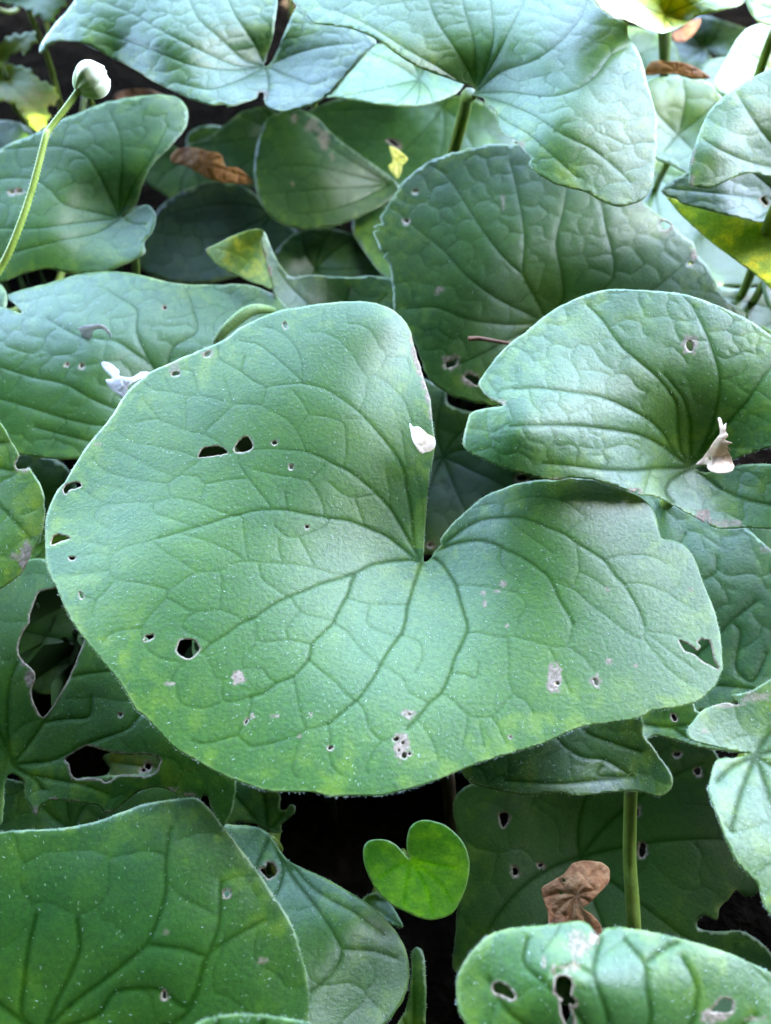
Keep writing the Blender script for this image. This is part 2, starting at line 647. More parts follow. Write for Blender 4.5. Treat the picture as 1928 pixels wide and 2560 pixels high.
def leaf(name, label, outline, attach, z, tilt, color, g=9, holes=(), veins=None, secveins=None, ctrl=(), fun=.005, cup=0.0,
         und=.03, k=3, ph=0.0, rad=.07, noise=.0012, cell=.0115, quilt=.0009, groove=.0006, hair=0, margin=True, dry=(), seed=0,
         petiole='auto', pet_r=.0017, young=0.0, thick=.0003, rag=.6, parent=None, part=None, group='wild ginger leaves',
         mats=None, petmat=None, foot=None, netgain=.9, relief=.26, cat='leaf', edge_w=.0007, hole_rim=.00036):
    attach = px(*attach)[0] if isinstance(attach[0], str) else attach
    S = Surf(attach, z, tilt, ctrl, fun, cup, und, k, ph, rad, noise, seed)
    o = catmull(outline, g * .8)
    if parent is None and g <= 9 and group == 'wild ginger leaves':
        BIG.append((catmull(outline, 60), z))
    if rag:
        nn = vnoise(o, 1 / 22., seed + 3) * rag + vnoise(o, 1 / 8., seed + 5) * rag * .7
        tg = np.roll(o, -1, 0) - np.roll(o, 1, 0)
        o = o + np.stack((tg[:, 1], -tg[:, 0]), 1) / (np.linalg.norm(tg, axis=1)[:, None] + 1e-9) * nn[:, None] * 1.6
    hs = []
    for hpoly in holes:
        hp = catmull(hpoly, max(2.5, g * .5))
        if len(hp) < 8:
            hp = catmull(hpoly, 1.6)
        hp = hp + .8 * np.stack((vnoise(hp, 1 / 5., seed), vnoise(hp, 1 / 5., seed + 1)), 1)
        hs.append(hp)
    if veins is None:
        veins = auto_veins(o, attach, 7, seed)
    prim = [catmull(v, g * .9, False) for v in veins]
    sec = [catmull(v, g * .9, False) for v in (secveins or [])]
    toUV = lambda q: S.uv(S.base(q))
    toPX = lambda u: project(S.P0 + u[:, :1] * S.e1 + u[:, 1:] * S.e2)
    pv = [toUV(v) for v in prim]
    secw = [random.uniform(.75, 1.0) for _ in sec]
    if secveins is None:
        sec, secw = vein_net(pv, toUV(o), cell, seed, attach, g, toPX)
    lo, hi = o.min(0), o.max(0)
    gx, gy = np.meshgrid(np.arange(lo[0], hi[0], g), np.arange(lo[1], hi[1], g * .87))
    gx[1::2] += g / 2
    pts = np.stack((gx.ravel(), gy.ravel()), 1)
    pts += rng.uniform(-.12, .12, pts.shape) * g
    bd = np.concatenate([o] + hs)
    pts = pts[inside(pts, o)]
    pts = pts[mindist(pts, bd) > g * .55]
    for hp in hs:
        pts = pts[~inside(pts, hp)]
    rows = []
    for v in prim + sec:
        if len(v) < 2:
            continue
        tg = np.gradient(v, axis=0)
        tg = np.stack((-tg[:, 1], tg[:, 0]), 1) / (np.linalg.norm(tg, axis=1)[:, None] + 1e-9) * max(2.2, g * .36)
        rows += [v + tg, v - tg]
    vp = np.concatenate(prim + sec + rows) if prim or sec else np.zeros((0, 2))
    if len(vp):
        vp = vp[inside(vp, o)]
        vp = vp[mindist(vp, bd) > g * .5]
        for hp in hs:
            vp = vp[~inside(vp, hp)]
        # thin out points that fall too close to one another
        keep = []
        cellmap = set()
        for i, (x, y) in enumerate(vp):
            kx, ky = int(x / (g * .34)), int(y / (g * .34))
            if any((kx + a, ky + b) in cellmap for a in (0,) for b in (0,)):
                continue
            cellmap.add((kx, ky))
            keep.append(i)
        vp = vp[keep]
        pts = pts[mindist(pts, vp) > g * .6]
    allp = np.concatenate([bd, vp, pts])
    edges, s0 = [], 0
    for ring in [o] + hs:
        n = len(ring)
        edges += [(s0 + i, s0 + (i + 1) % n) for i in range(n)]
        s0 += n
    res = delaunay_2d_cdt([Vector(p) for p in allp], edges, [], 1, 1e-5)
    p2 = np.array([tuple(v) for v in res[0]])
    T = np.array([f for f in res[2] if len(f) == 3])
    cen = p2[T].mean(1)
    ok = inside(cen, o)
    for hp in hs:
        ok &= ~inside(cen, hp)
    T = T[ok]
    used = np.unique(T)
    mp = np.full(len(p2), -1)
    mp[used] = np.arange(len(used))
    p2, T = p2[used], mp[T]
    P, uv = S.point(p2)
    Nn, _ = tri_normals(P, T)
    flip = (Nn @ S.n).mean() < 0
    if flip:
        T = T[:, ::-1]
        Nn = -Nn
    # ---- vein fields in leaf coordinates (metres)
    pall = np.concatenate(pv) if pv else np.zeros((0, 2))
    ruv = np.linalg.norm(uv, axis=1)
    dp = np.full(len(uv), 1.0)
    wtap = np.ones(len(uv))
    if len(pall):
        dense = np.concatenate([resample(v, .00035, False) for v in pv])
        dp = mindist(uv, dense)
        wtap = np.clip(1.15 - ruv / (rad * 1.5), .35, 1.1)
    rr = np.linalg.norm(o - np.array(attach), axis=1).max()
    if sec:
        sp = [resample(toUV(v), .00035, False) for v in sec]
        dense = np.concatenate(sp)
        dw = np.concatenate([np.full(len(q), w) for q, w in zip(sp, secw)])
        de, ix = nearest(uv, dense)
        sw = dw[ix]
    else:
        de, sw = np.full(len(uv), 1.0), np.ones(len(uv))
    # fade of the net strength from place to place
    fade = np.clip(.8 + .4 * vnoise(uv, 60, seed + 21), .35, 1.15) * netgain * sw
    wn_ = .00026
    pw = .00038 * wtap + .00012
    pill = 1 - np.exp(-np.minimum(de, dp) / (.33 * cell))
    h = quilt * pill - groove * .6 * np.exp(-(de / (wn_ * 1.3)) ** 2) * fade - groove * 1.1 * wtap * np.exp(-(dp / (pw * 1.3)) ** 2)
    h = h - quilt * .45 * wtap * np.exp(-(dp / .0026) ** 2)
    rim = mindist(toUV(p2), toUV(o))
    h = h * np.clip(rim / .002 + .25, 0, 1) * relief
    P = P + Nn * h[:, None]
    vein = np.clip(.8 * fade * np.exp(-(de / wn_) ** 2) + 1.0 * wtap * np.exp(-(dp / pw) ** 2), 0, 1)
    dr = np.zeros(len(uv))
    for hp in hs:
        dr = np.maximum(dr, np.clip(1.25 - mindist(uv, toUV(hp)) / hole_rim, 0, 1))
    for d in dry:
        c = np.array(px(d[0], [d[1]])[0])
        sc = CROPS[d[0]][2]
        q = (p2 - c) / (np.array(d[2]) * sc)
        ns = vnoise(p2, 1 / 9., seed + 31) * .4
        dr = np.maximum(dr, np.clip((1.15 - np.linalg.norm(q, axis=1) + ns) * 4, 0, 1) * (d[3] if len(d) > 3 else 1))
    edge = np.clip(1.2 - rim / edge_w, 0, 1)
    # ---- objects
    if parent is None:
        if petiole == 'back':
            ft = np.array((S.P0[0], S.P0[1] + .22, 0.0))
        elif foot is None:
            cpx = np.array(attach) + .35 * (o.mean(0) - np.array(attach))
            ft = at_z(cpx, 0.0)
            dd = (ft - S.P0)[:2]
            ln = np.linalg.norm(dd)
            ft = np.array((*(S.P0[:2] + dd / (ln + 1e-9) * min(ln, .13)), 0.0))
        else:
            ft = foot
        ft = np.array(ft, float)
        root = thing(name, label, cat, ft, group)
        bname = 'blade'
    else:
        root, bname = parent, part
    b = mesh_obj(bname, P, T, mats or [M['top'], M['under']], root)
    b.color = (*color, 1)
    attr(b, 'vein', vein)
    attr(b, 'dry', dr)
    attr(b, 'edge', edge)
    attr(b, 'young', np.full(len(P), young))
    attr(b, 'mot', np.clip(.5 + .42 * vnoise(P, 48, seed) + .25 * vnoise(P, 110, seed + 1), 0, 1))
    attr(b, 'marg', np.clip(1.1 - rim / .014 + .3 * vnoise(P, 90, seed + 7), 0, 1))
    attr(b, 'mid', np.clip(.5 + .4 * vnoise(P, 230, seed + 2) + .3 * vnoise(P, 520, seed + 3), 0, 1))
    so_ = b.modifiers.new('thickness', 'SOLIDIFY')
    so_.thickness = thick
    vg = b.vertex_groups.new(name='thickness')          # the blade thins out towards its margin
    wq = np.round(np.clip(rim / .0012, .04, 1) * 8) / 8
    for w_ in np.unique(wq):
        vg.add(np.where(wq == w_)[0].tolist(), float(max(w_, .04)), 'REPLACE')
    so_.vertex_group = 'thickness'
    so_.offset = -1
    so_.material_offset = 1
    so_.material_offset_rim = 1
    # ---- petiole
    if parent is None and petiole is not None:
        Pa, _ = S.point([attach])
        Pa = Pa[0] - S.n * (pet_r * 1.6 + .0012 if isinstance(petiole, str) else .0016)
        if petiole == 'auto':
            mid = (Pa + root_loc(root)) / 2 + np.array((random.uniform(-.004, .004), random.uniform(.0, .006), .004))
            pp = [Pa, Pa - S.n * .012 * .6 + np.array((0, 0, -.008)), mid, np.array(root_loc(root)) + (0, 0, -.004)]
        elif petiole == 'back':
            pp = [Pa, Pa + (0, .02, -.008), Pa + (0, .08, -.035), Pa + (0, .15, -.065), np.array((Pa[0], Pa[1] + .215, Pa[2] * .5)), np.array((Pa[0], Pa[1] + .22, -.004))]
        else:
            pp = [Pa] + [at_z(px(c, [q])[0], zz) for c, q, zz in petiole]
        c3 = spline3(pp, 8)
        Vt, Ft = tube(c3, [pet_r * (1 + .25 * i / len(c3)) * min(1, .35 + .16 * i) for i in range(len(c3))], 10, ridges=.06)
        mesh_obj('petiole', Vt, Ft, petmat or M['petiole'], root)
    # ---- hairs
    HP, HD, HL, HR = [], [], [], []
    if hair:
        _, ar = tri_normals(P, T)
        n = int(hair)
        ti = rng.choice(len(T), n, p=ar / ar.sum())
        w = rng.dirichlet((1, 1, 1), n)
        q = (P[T[ti]] * w[:, :, None]).sum(1)
        nn = Nn[T[ti, 0]]
        rad_d = q - S.P0
        rad_d = rad_d - nn * (rad_d * nn).sum(1)[:, None]
        rad_d /= np.linalg.norm(rad_d, axis=1)[:, None] + 1e-9
        rad_d = rad_d + rng.normal(0, .32, (n, 3))
        rad_d = rad_d - nn * (rad_d * nn).sum(1)[:, None]
        rad_d /= np.linalg.norm(rad_d, axis=1)[:, None] + 1e-9
        D = rad_d + nn * rng.uniform(.1, .5, (n, 1))
        D /= np.linalg.norm(D, axis=1)[:, None]
        HP.append(q + nn * .00003)
        HD.append(D)
        HL.append(rng.uniform(.00025, .0010, n) * rng.uniform(.5, 1, n))
        HR.append(rng.uniform(.00003, .00007, n))
    if margin:
        ob = catmull(outline, 2.2)
        k_ = rng.random(len(ob)) < .28 + .25 * vnoise(ob, 1 / 60., seed + 9)
        tg = np.roll(ob, -1, 0) - np.roll(ob, 1, 0)
        ii = np.argmin(np.abs(0))
        sel = ob[k_]
        # nearest mesh vertex on the outline
        on = np.where(rim < 1e-5)[0]
        if len(on):
            pb = p2[on]
            idx = on[nearest(sel, pb)[1]]
            Q = P[idx]
            out2 = S.uv(Q) - 0
            nxt = np.stack((-(tg[k_][:, 1]), tg[k_][:, 0]), 1)
            Pq, _ = S.point(sel)
            Po, _ = S.point(sel + nxt / (np.linalg.norm(nxt, axis=1)[:, None] + 1e-9) * 3)
            dirv = Po - Pq
            test = inside(sel + nxt / (np.linalg.norm(nxt, axis=1)[:, None] + 1e-9) * 3, o)
            dirv[test] *= -1
            dirv /= np.linalg.norm(dirv, axis=1)[:, None] + 1e-12
            dirv = dirv + rng.normal(0, .35, dirv.shape) + Nn[idx] * .25
            dirv /= np.linalg.norm(dirv, axis=1)[:, None]
            HP.append(Q - Nn[idx] * .0001)
            HD.append(dirv)
            HL.append(rng.uniform(.0002, .0007, len(Q)))
            HR.append(rng.uniform(.00003, .00005, len(Q)))
    if HP:
        V, Fh = hair_mesh(np.concatenate(HP), np.concatenate(HD), np.concatenate(HL), np.concatenate(HR))
        hb = mesh_obj('hairs', V, Fh, M['hair'], b, smooth=False)
        hb['kind'] = 'stuff'
    root['_s'] = 0
    del root['_s']
    return root, S, b


def root_loc(o):
    p = np.zeros(3)
    while o is not None:
        p = p + np.array(o.location)
        o = o.parent
    return p


def blob(c, x, y, rx, ry=None, rot=0, n=9, seed=0):
    """a small irregular hole"""
    ry = ry or rx
    ox, oy, s = CROPS[c]
    r = random.Random(int(x * 7 + y + seed))
    out = []
    for i in range(n):
        a = 2 * math.pi * i / n
        f = r.uniform(.75, 1.15)
        u, v = rx * f * math.cos(a), ry * f * math.sin(a)
        out.append((ox + s * (x + u * math.cos(rot) - v * math.sin(rot)), oy + s * (y + u * math.sin(rot) + v * math.cos(rot))))
    return out


def cordate(attach, z, tilt, Rm, heading, seed=0, lobes=.0):
    """outline of an average leaf, in pixels, from its real size and heading (radians in the leaf plane)"""
    S = Surf(attach, z, tilt)
    r = random.Random(seed)
    ph = [r.uniform(0, 6.28) for _ in range(3)]
    uv = []
    for i in range(56):
        f = -math.pi + 2 * math.pi * (i + .5) / 56
        rr = Rm * (.83 + .12 * math.cos(f) + .05 * math.cos(3 * f) + .02 * math.sin(3 * f + ph[0]) + .015 * math.sin(7 * f + ph[1]))
        rr *= 1 - math.exp(-(((math.pi - abs(f)) / .26) ** 1.4))
        rr = max(rr, Rm * .03)
        uv.append((rr * math.cos(f + heading), rr * math.sin(f + heading)))
    uv = np.array(uv)
    return project(S.P0 + uv[:, :1] * S.e1 + uv[:, 1:] * S.e2)

# ------------------------------------------------------------------ the ground
def make_ground():
    n = 90
    xs = np.concatenate((np.linspace(-40, -1, 14)[:-1], np.linspace(-1, 1, n), np.linspace(1, 40, 14)[1:]))
    ys = np.concatenate((np.linspace(-40, -.6, 14)[:-1], np.linspace(-.6, 1.6, n), np.linspace(1.6, 60, 16)[1:]))
    X, Y = np.meshgrid(xs, ys)
    p = np.stack((X.ravel(), Y.ravel()), 1)
    Z = .008 * vnoise(p, 9, 1) + .005 * vnoise(p, 30, 2) - .004
    V = np.column_stack((p, Z))
    nx = len(xs)
    Fc = [(j * nx + i, j * nx + i + 1, (j + 1) * nx + i + 1, (j + 1) * nx + i) for j in range(len(ys) - 1) for i in range(nx - 1)]
    o = mesh_obj('ground', V, Fc, M['soil'], None, (0, 0, 0))
    o['kind'] = 'structure'


make_ground()

# ------------------------------------------------------------------ unseen tree added, its crown shaped to keep this corner in the shade
def unseen_shade_tree():
    r = np.random.default_rng(5)
    cen = np.array((-.452, -.95, 1.80))
    RC = 1.62
    foot = np.array((cen[0] + .75, cen[1] - .7, 0.0))
    root = thing('unseen_shade_tree', 'unseen leafy tree added so that its low crown shades the bed', 'tree', foot)
    top = cen + (0, 0, .05)
    tr = spline3([foot - (0, 0, .02), foot + (0.02, .05, .7), foot * .6 + top * .4 + (0, 0, .35), top], 8)
    V, Fc = tube(tr, np.linspace(.07, .025, len(tr)), 12)
    vs_, fs_ = [V], [Fc]
    for i in range(11):
        a = i * 2 * math.pi / 11 + r.uniform(-.2, .2)
        e = cen + np.array((math.cos(a), math.sin(a), 0)) * r.uniform(.7, .95) * RC
        st = tr[int(len(tr) * r.uniform(.6, .95))]
        lm = spline3([st, st * .5 + e * .5 + (0, 0, .06), e], 6)
        V, Fc = tube(lm, np.linspace(.022, .005, len(lm)), 7)
        vs_.append(V)
        fs_.append(Fc)
    off, Fa = 0, []
    for V, Fc in zip(vs_, fs_):
        Fa += [tuple(i + off for i in f) for f in Fc]
        off += len(V)
    mesh_obj('trunk', np.concatenate(vs_), Fa, M['bark'], root)
    n = 36000
    ang = r.uniform(0, 6.283, n)
    rad = np.sqrt(r.uniform(0, 1, n)) * RC * (1 + .04 * np.sin(ang * 5 + 1) + .03 * np.sin(ang * 13) + .22 / (1 + np.exp(-(ang - .66) / .02)) * np.exp(-np.maximum(0, ang - 1.7) ** 2 / .2))
    q = cen + np.stack((np.cos(ang) * rad, np.sin(ang) * rad, r.normal(0, .15, n) * np.sqrt(np.maximum(0, 1.15 - (rad / RC) ** 2))), 1)
    ax = r.normal(size=(n, 3)) * (1, 1, .5)
    ax /= np.linalg.norm(ax, axis=1)[:, None]
    sd = np.cross(ax, r.normal(size=(n, 3)))
    sd /= np.linalg.norm(sd, axis=1)[:, None]
    nm = np.cross(ax, sd)
    L = r.uniform(.08, .13, (n, 1))
    q = q - ax * L * .5
    V = np.stack((q, q + ax * L * .5 + sd * L * .3 + nm * L * .05, q + ax * L, q + ax * L * .5 - sd * L * .3 + nm * L * .05), 1)
    i = np.arange(n)[:, None] * 4
    mesh_obj('crown', V.reshape(-1, 3), np.concatenate((i + [0, 1, 2], i + [0, 2, 3])), M['canopy'], root, smooth=False)


unseen_shade_tree()


def unseen_hedge():  # unseen shrub rows, added to block low light from behind and the sides
    r = np.random.default_rng(9)
    foot = np.array((0.0, -1.35, 0.0))
    root = thing('unseen_hedge', 'dense clipped shrub rows out of view, added to block low light', 'unseen_hedge', foot)
    for k in range(7):
        x, y = (-1.3 + k * .75, -1.4) if k < 5 else (-1.35, -1.7 + (k - 4) * .75)
        p = spline3([(x, y, -.01), (x + .05, y + .02, .5), (x - .04, y - .02, 1.3)], 6)
        V, Fc = tube(p, np.linspace(.03, .012, len(p)), 8)
        mesh_obj('stem', V, Fc, M['bark'], root)
    n = 26000
    q = np.stack((r.uniform(-1.5, 2.6, n), -1.4 + r.normal(0, .14, n), r.uniform(.02, 1.65, n)), 1)
    k = n // 4
    q[:k, 0], q[:k, 1] = -1.35 + r.normal(0, .14, k), r.uniform(-1.5, .25, k)
    q[k:2 * k, 0], q[k:2 * k, 1] = 1.7 + r.normal(0, .14, k), r.uniform(-1.5, .25, k)
    ax = r.normal(size=(n, 3))
    ax /= np.linalg.norm(ax, axis=1)[:, None]
    sd = np.cross(ax, r.normal(size=(n, 3)))
    sd /= np.linalg.norm(sd, axis=1)[:, None]
    L = r.uniform(.10, .16, (n, 1))
    q[k:2 * k, 2] *= 1.85
    V = np.stack((q, q + ax * L * .5 + sd * L * .3, q + ax * L, q + ax * L * .5 - sd * L * .3), 1)
    V[..., 2] = np.maximum(V[..., 2], .003)
    i = np.arange(n)[:, None] * 4
    mesh_obj('foliage', V.reshape(-1, 3), np.concatenate((i + [0, 1, 2], i + [0, 2, 3])), M['canopy'], root, smooth=False)


unseen_hedge()

# ------------------------------------------------------------------ leaves
GREEN = (.050, .135, .045)
BLUE = (.045, .125, .060)
DEEP = (.035, .105, .035)
YELL = (.075, .175, .025)

# ---- the big heart-shaped leaf in the middle
main_out = pxs(('W', [(916, 1212), (918, 1150), (923, 1090), (930, 1010)]),
               ('T2', [(1325, 1240), (1340, 1140), (1355, 1040), (1345, 920), (1330, 800), (1318, 700), (1285, 600), (1255, 500), (1225, 400), (1200, 310),
                       (1180, 235), (1140, 170), (1085, 115), (1020, 75), (950, 52), (860, 40), (760, 38), (640, 45), (520, 60), (420, 75), (300, 95), (200, 125),
                       (100, 170), (0, 220)]),
               ('T1', [(1300, 290), (1200, 340), (1080, 390), (960, 440), (850, 490), (770, 525), (700, 580), (620, 650), (560, 730), (500, 830), (430, 920), (370, 990),
                       (320, 1050), (270, 1130), (220, 1210), (175, 1290)]),
               ('T3', [(140, 160), (95, 230), (60, 310), (38, 400), (35, 500), (38, 600), (42, 700), (75, 790), (120, 870), (155, 960), (200, 1060), (260, 1150), (320, 1230)]),
               ('T6', [(0, 410), (50, 490), (110, 590), (160, 630), (250, 725), (330, 810), (400, 875), (500, 930), (600, 990), (700, 1040), (800, 1085), (900, 1120), (1000, 1155), (1130, 1165), (1290, 1165), (1350, 1170), (1450, 1195), (1560, 1195)]),
               ('T7', [(180, 1190), (300, 1190), (400, 1195), (500, 1175), (650, 1135), (760, 1100), (850, 1070), (1000, 1005), (1150, 950), (1300, 905), (1450, 860), (1560, 825), (1666, 780)]),
               ('F', [(830, 1045), (900, 1025), (1000, 1010), (1080, 1000), (1130, 985), (1180, 960), (1260, 950), (1340, 930), (1400, 895), (1440, 850), (1460, 800)]),
               ('T8', [(1335, 1030), (1330, 900), (1320, 800), (1300, 700), (1270, 600), (1240, 520), (1200, 430), (1160, 310), (1130, 240), (1080, 180), (1000, 140), (920, 128), (905, 90), (890, 30)]),
               ('T5', [(1500, 370), (1480, 310), (1440, 270), (1370, 215), (1260, 160), (1130, 110), (1000, 95), (900, 95), (820, 98), (790, 118), (740, 108), (640, 115), (520, 140), (400, 185), (300, 230), (200, 310), (100, 400), (30, 480), (0, 530)]),
               ('W', [(952, 1178), (938, 1192), (930, 1206)]))
PR = [('T4', [(1255, 690), (1215, 600), (1170, 520), (1090, 380), (1010, 270), (920, 180), (800, 80), (720, 30), (650, 0), (580, -40), (500, -72), (460, -86)]),
      ('T2', [(1255, 1850), (1212, 1730), (1203, 1620), (1190, 1500), (1165, 1360), (1145, 1240), (1110, 1150), (1050, 1060), (960, 950), (880, 860), (820, 800), (700, 710), (580, 640), (430, 605)]),
      ('T4', [(1250, 690), (1195, 640), (1100, 560), (1000, 490), (900, 450), (760, 395), (620, 375), (460, 345), (330, 320), (230, 315), (100, 325), (0, 350), (-90, 370), (-240, 420), (-440, 480), (-560, 515)]),
      ('T4', [(1250, 690), (1200, 665), (1100, 670), (1000, 680), (900, 705), (800, 755), (700, 790), (560, 830), (480, 865), (330, 925), (250, 965), (150, 1030), (90, 1075), (0, 1110), (-90, 1180), (-190, 1240), (-270, 1310)]),
      ('T4', [(800, 760), (770, 830), (745, 910), (690, 1010), (660, 1070), (650, 1100), (580, 1170), (500, 1250), (480, 1350), (430, 1410), (370, 1475), (250, 1525), (170, 1585), (70, 1620)]),
      ('T4', [(1258, 692), (1220, 800), (1190, 900), (1160, 1000), (1150, 1080), (1125, 1170), (1080, 1230), (1010, 1330), (940, 1460), (860, 1580), (812, 1638), (705, 1730), (615, 1805)]),
      ('T4', [(1260, 690), (1300, 665), (1340, 650), (1400, 690), (1450, 760), (1500, 840), (1530, 950), (1560, 1050), (1580, 1120), (1575, 1165), (1535, 1260), (1485, 1360), (1460, 1450), (1395, 1590), (1315, 1660), (1225, 1770), (1155, 1840)]),
      ('T5', [(-130, 640), (-60, 610), (0, 590), (80, 560), (170, 540), (270, 530), (370, 550), (450, 590), (540, 630), (640, 690), (750, 780), (790, 850), (830, 940), (890, 1040), (920, 1100)]),
      ('T5', [(-130, 640), (-50, 595), (20, 560), (100, 500), (180, 440), (270, 395), (350, 375), (450, 370), (560, 370), (660, 400), (750, 440), (870, 490), (950, 550), (1050, 610), (1150, 680), (1220, 780), (1280, 840), (1340, 940), (1390, 1030), (1420, 1120)])]
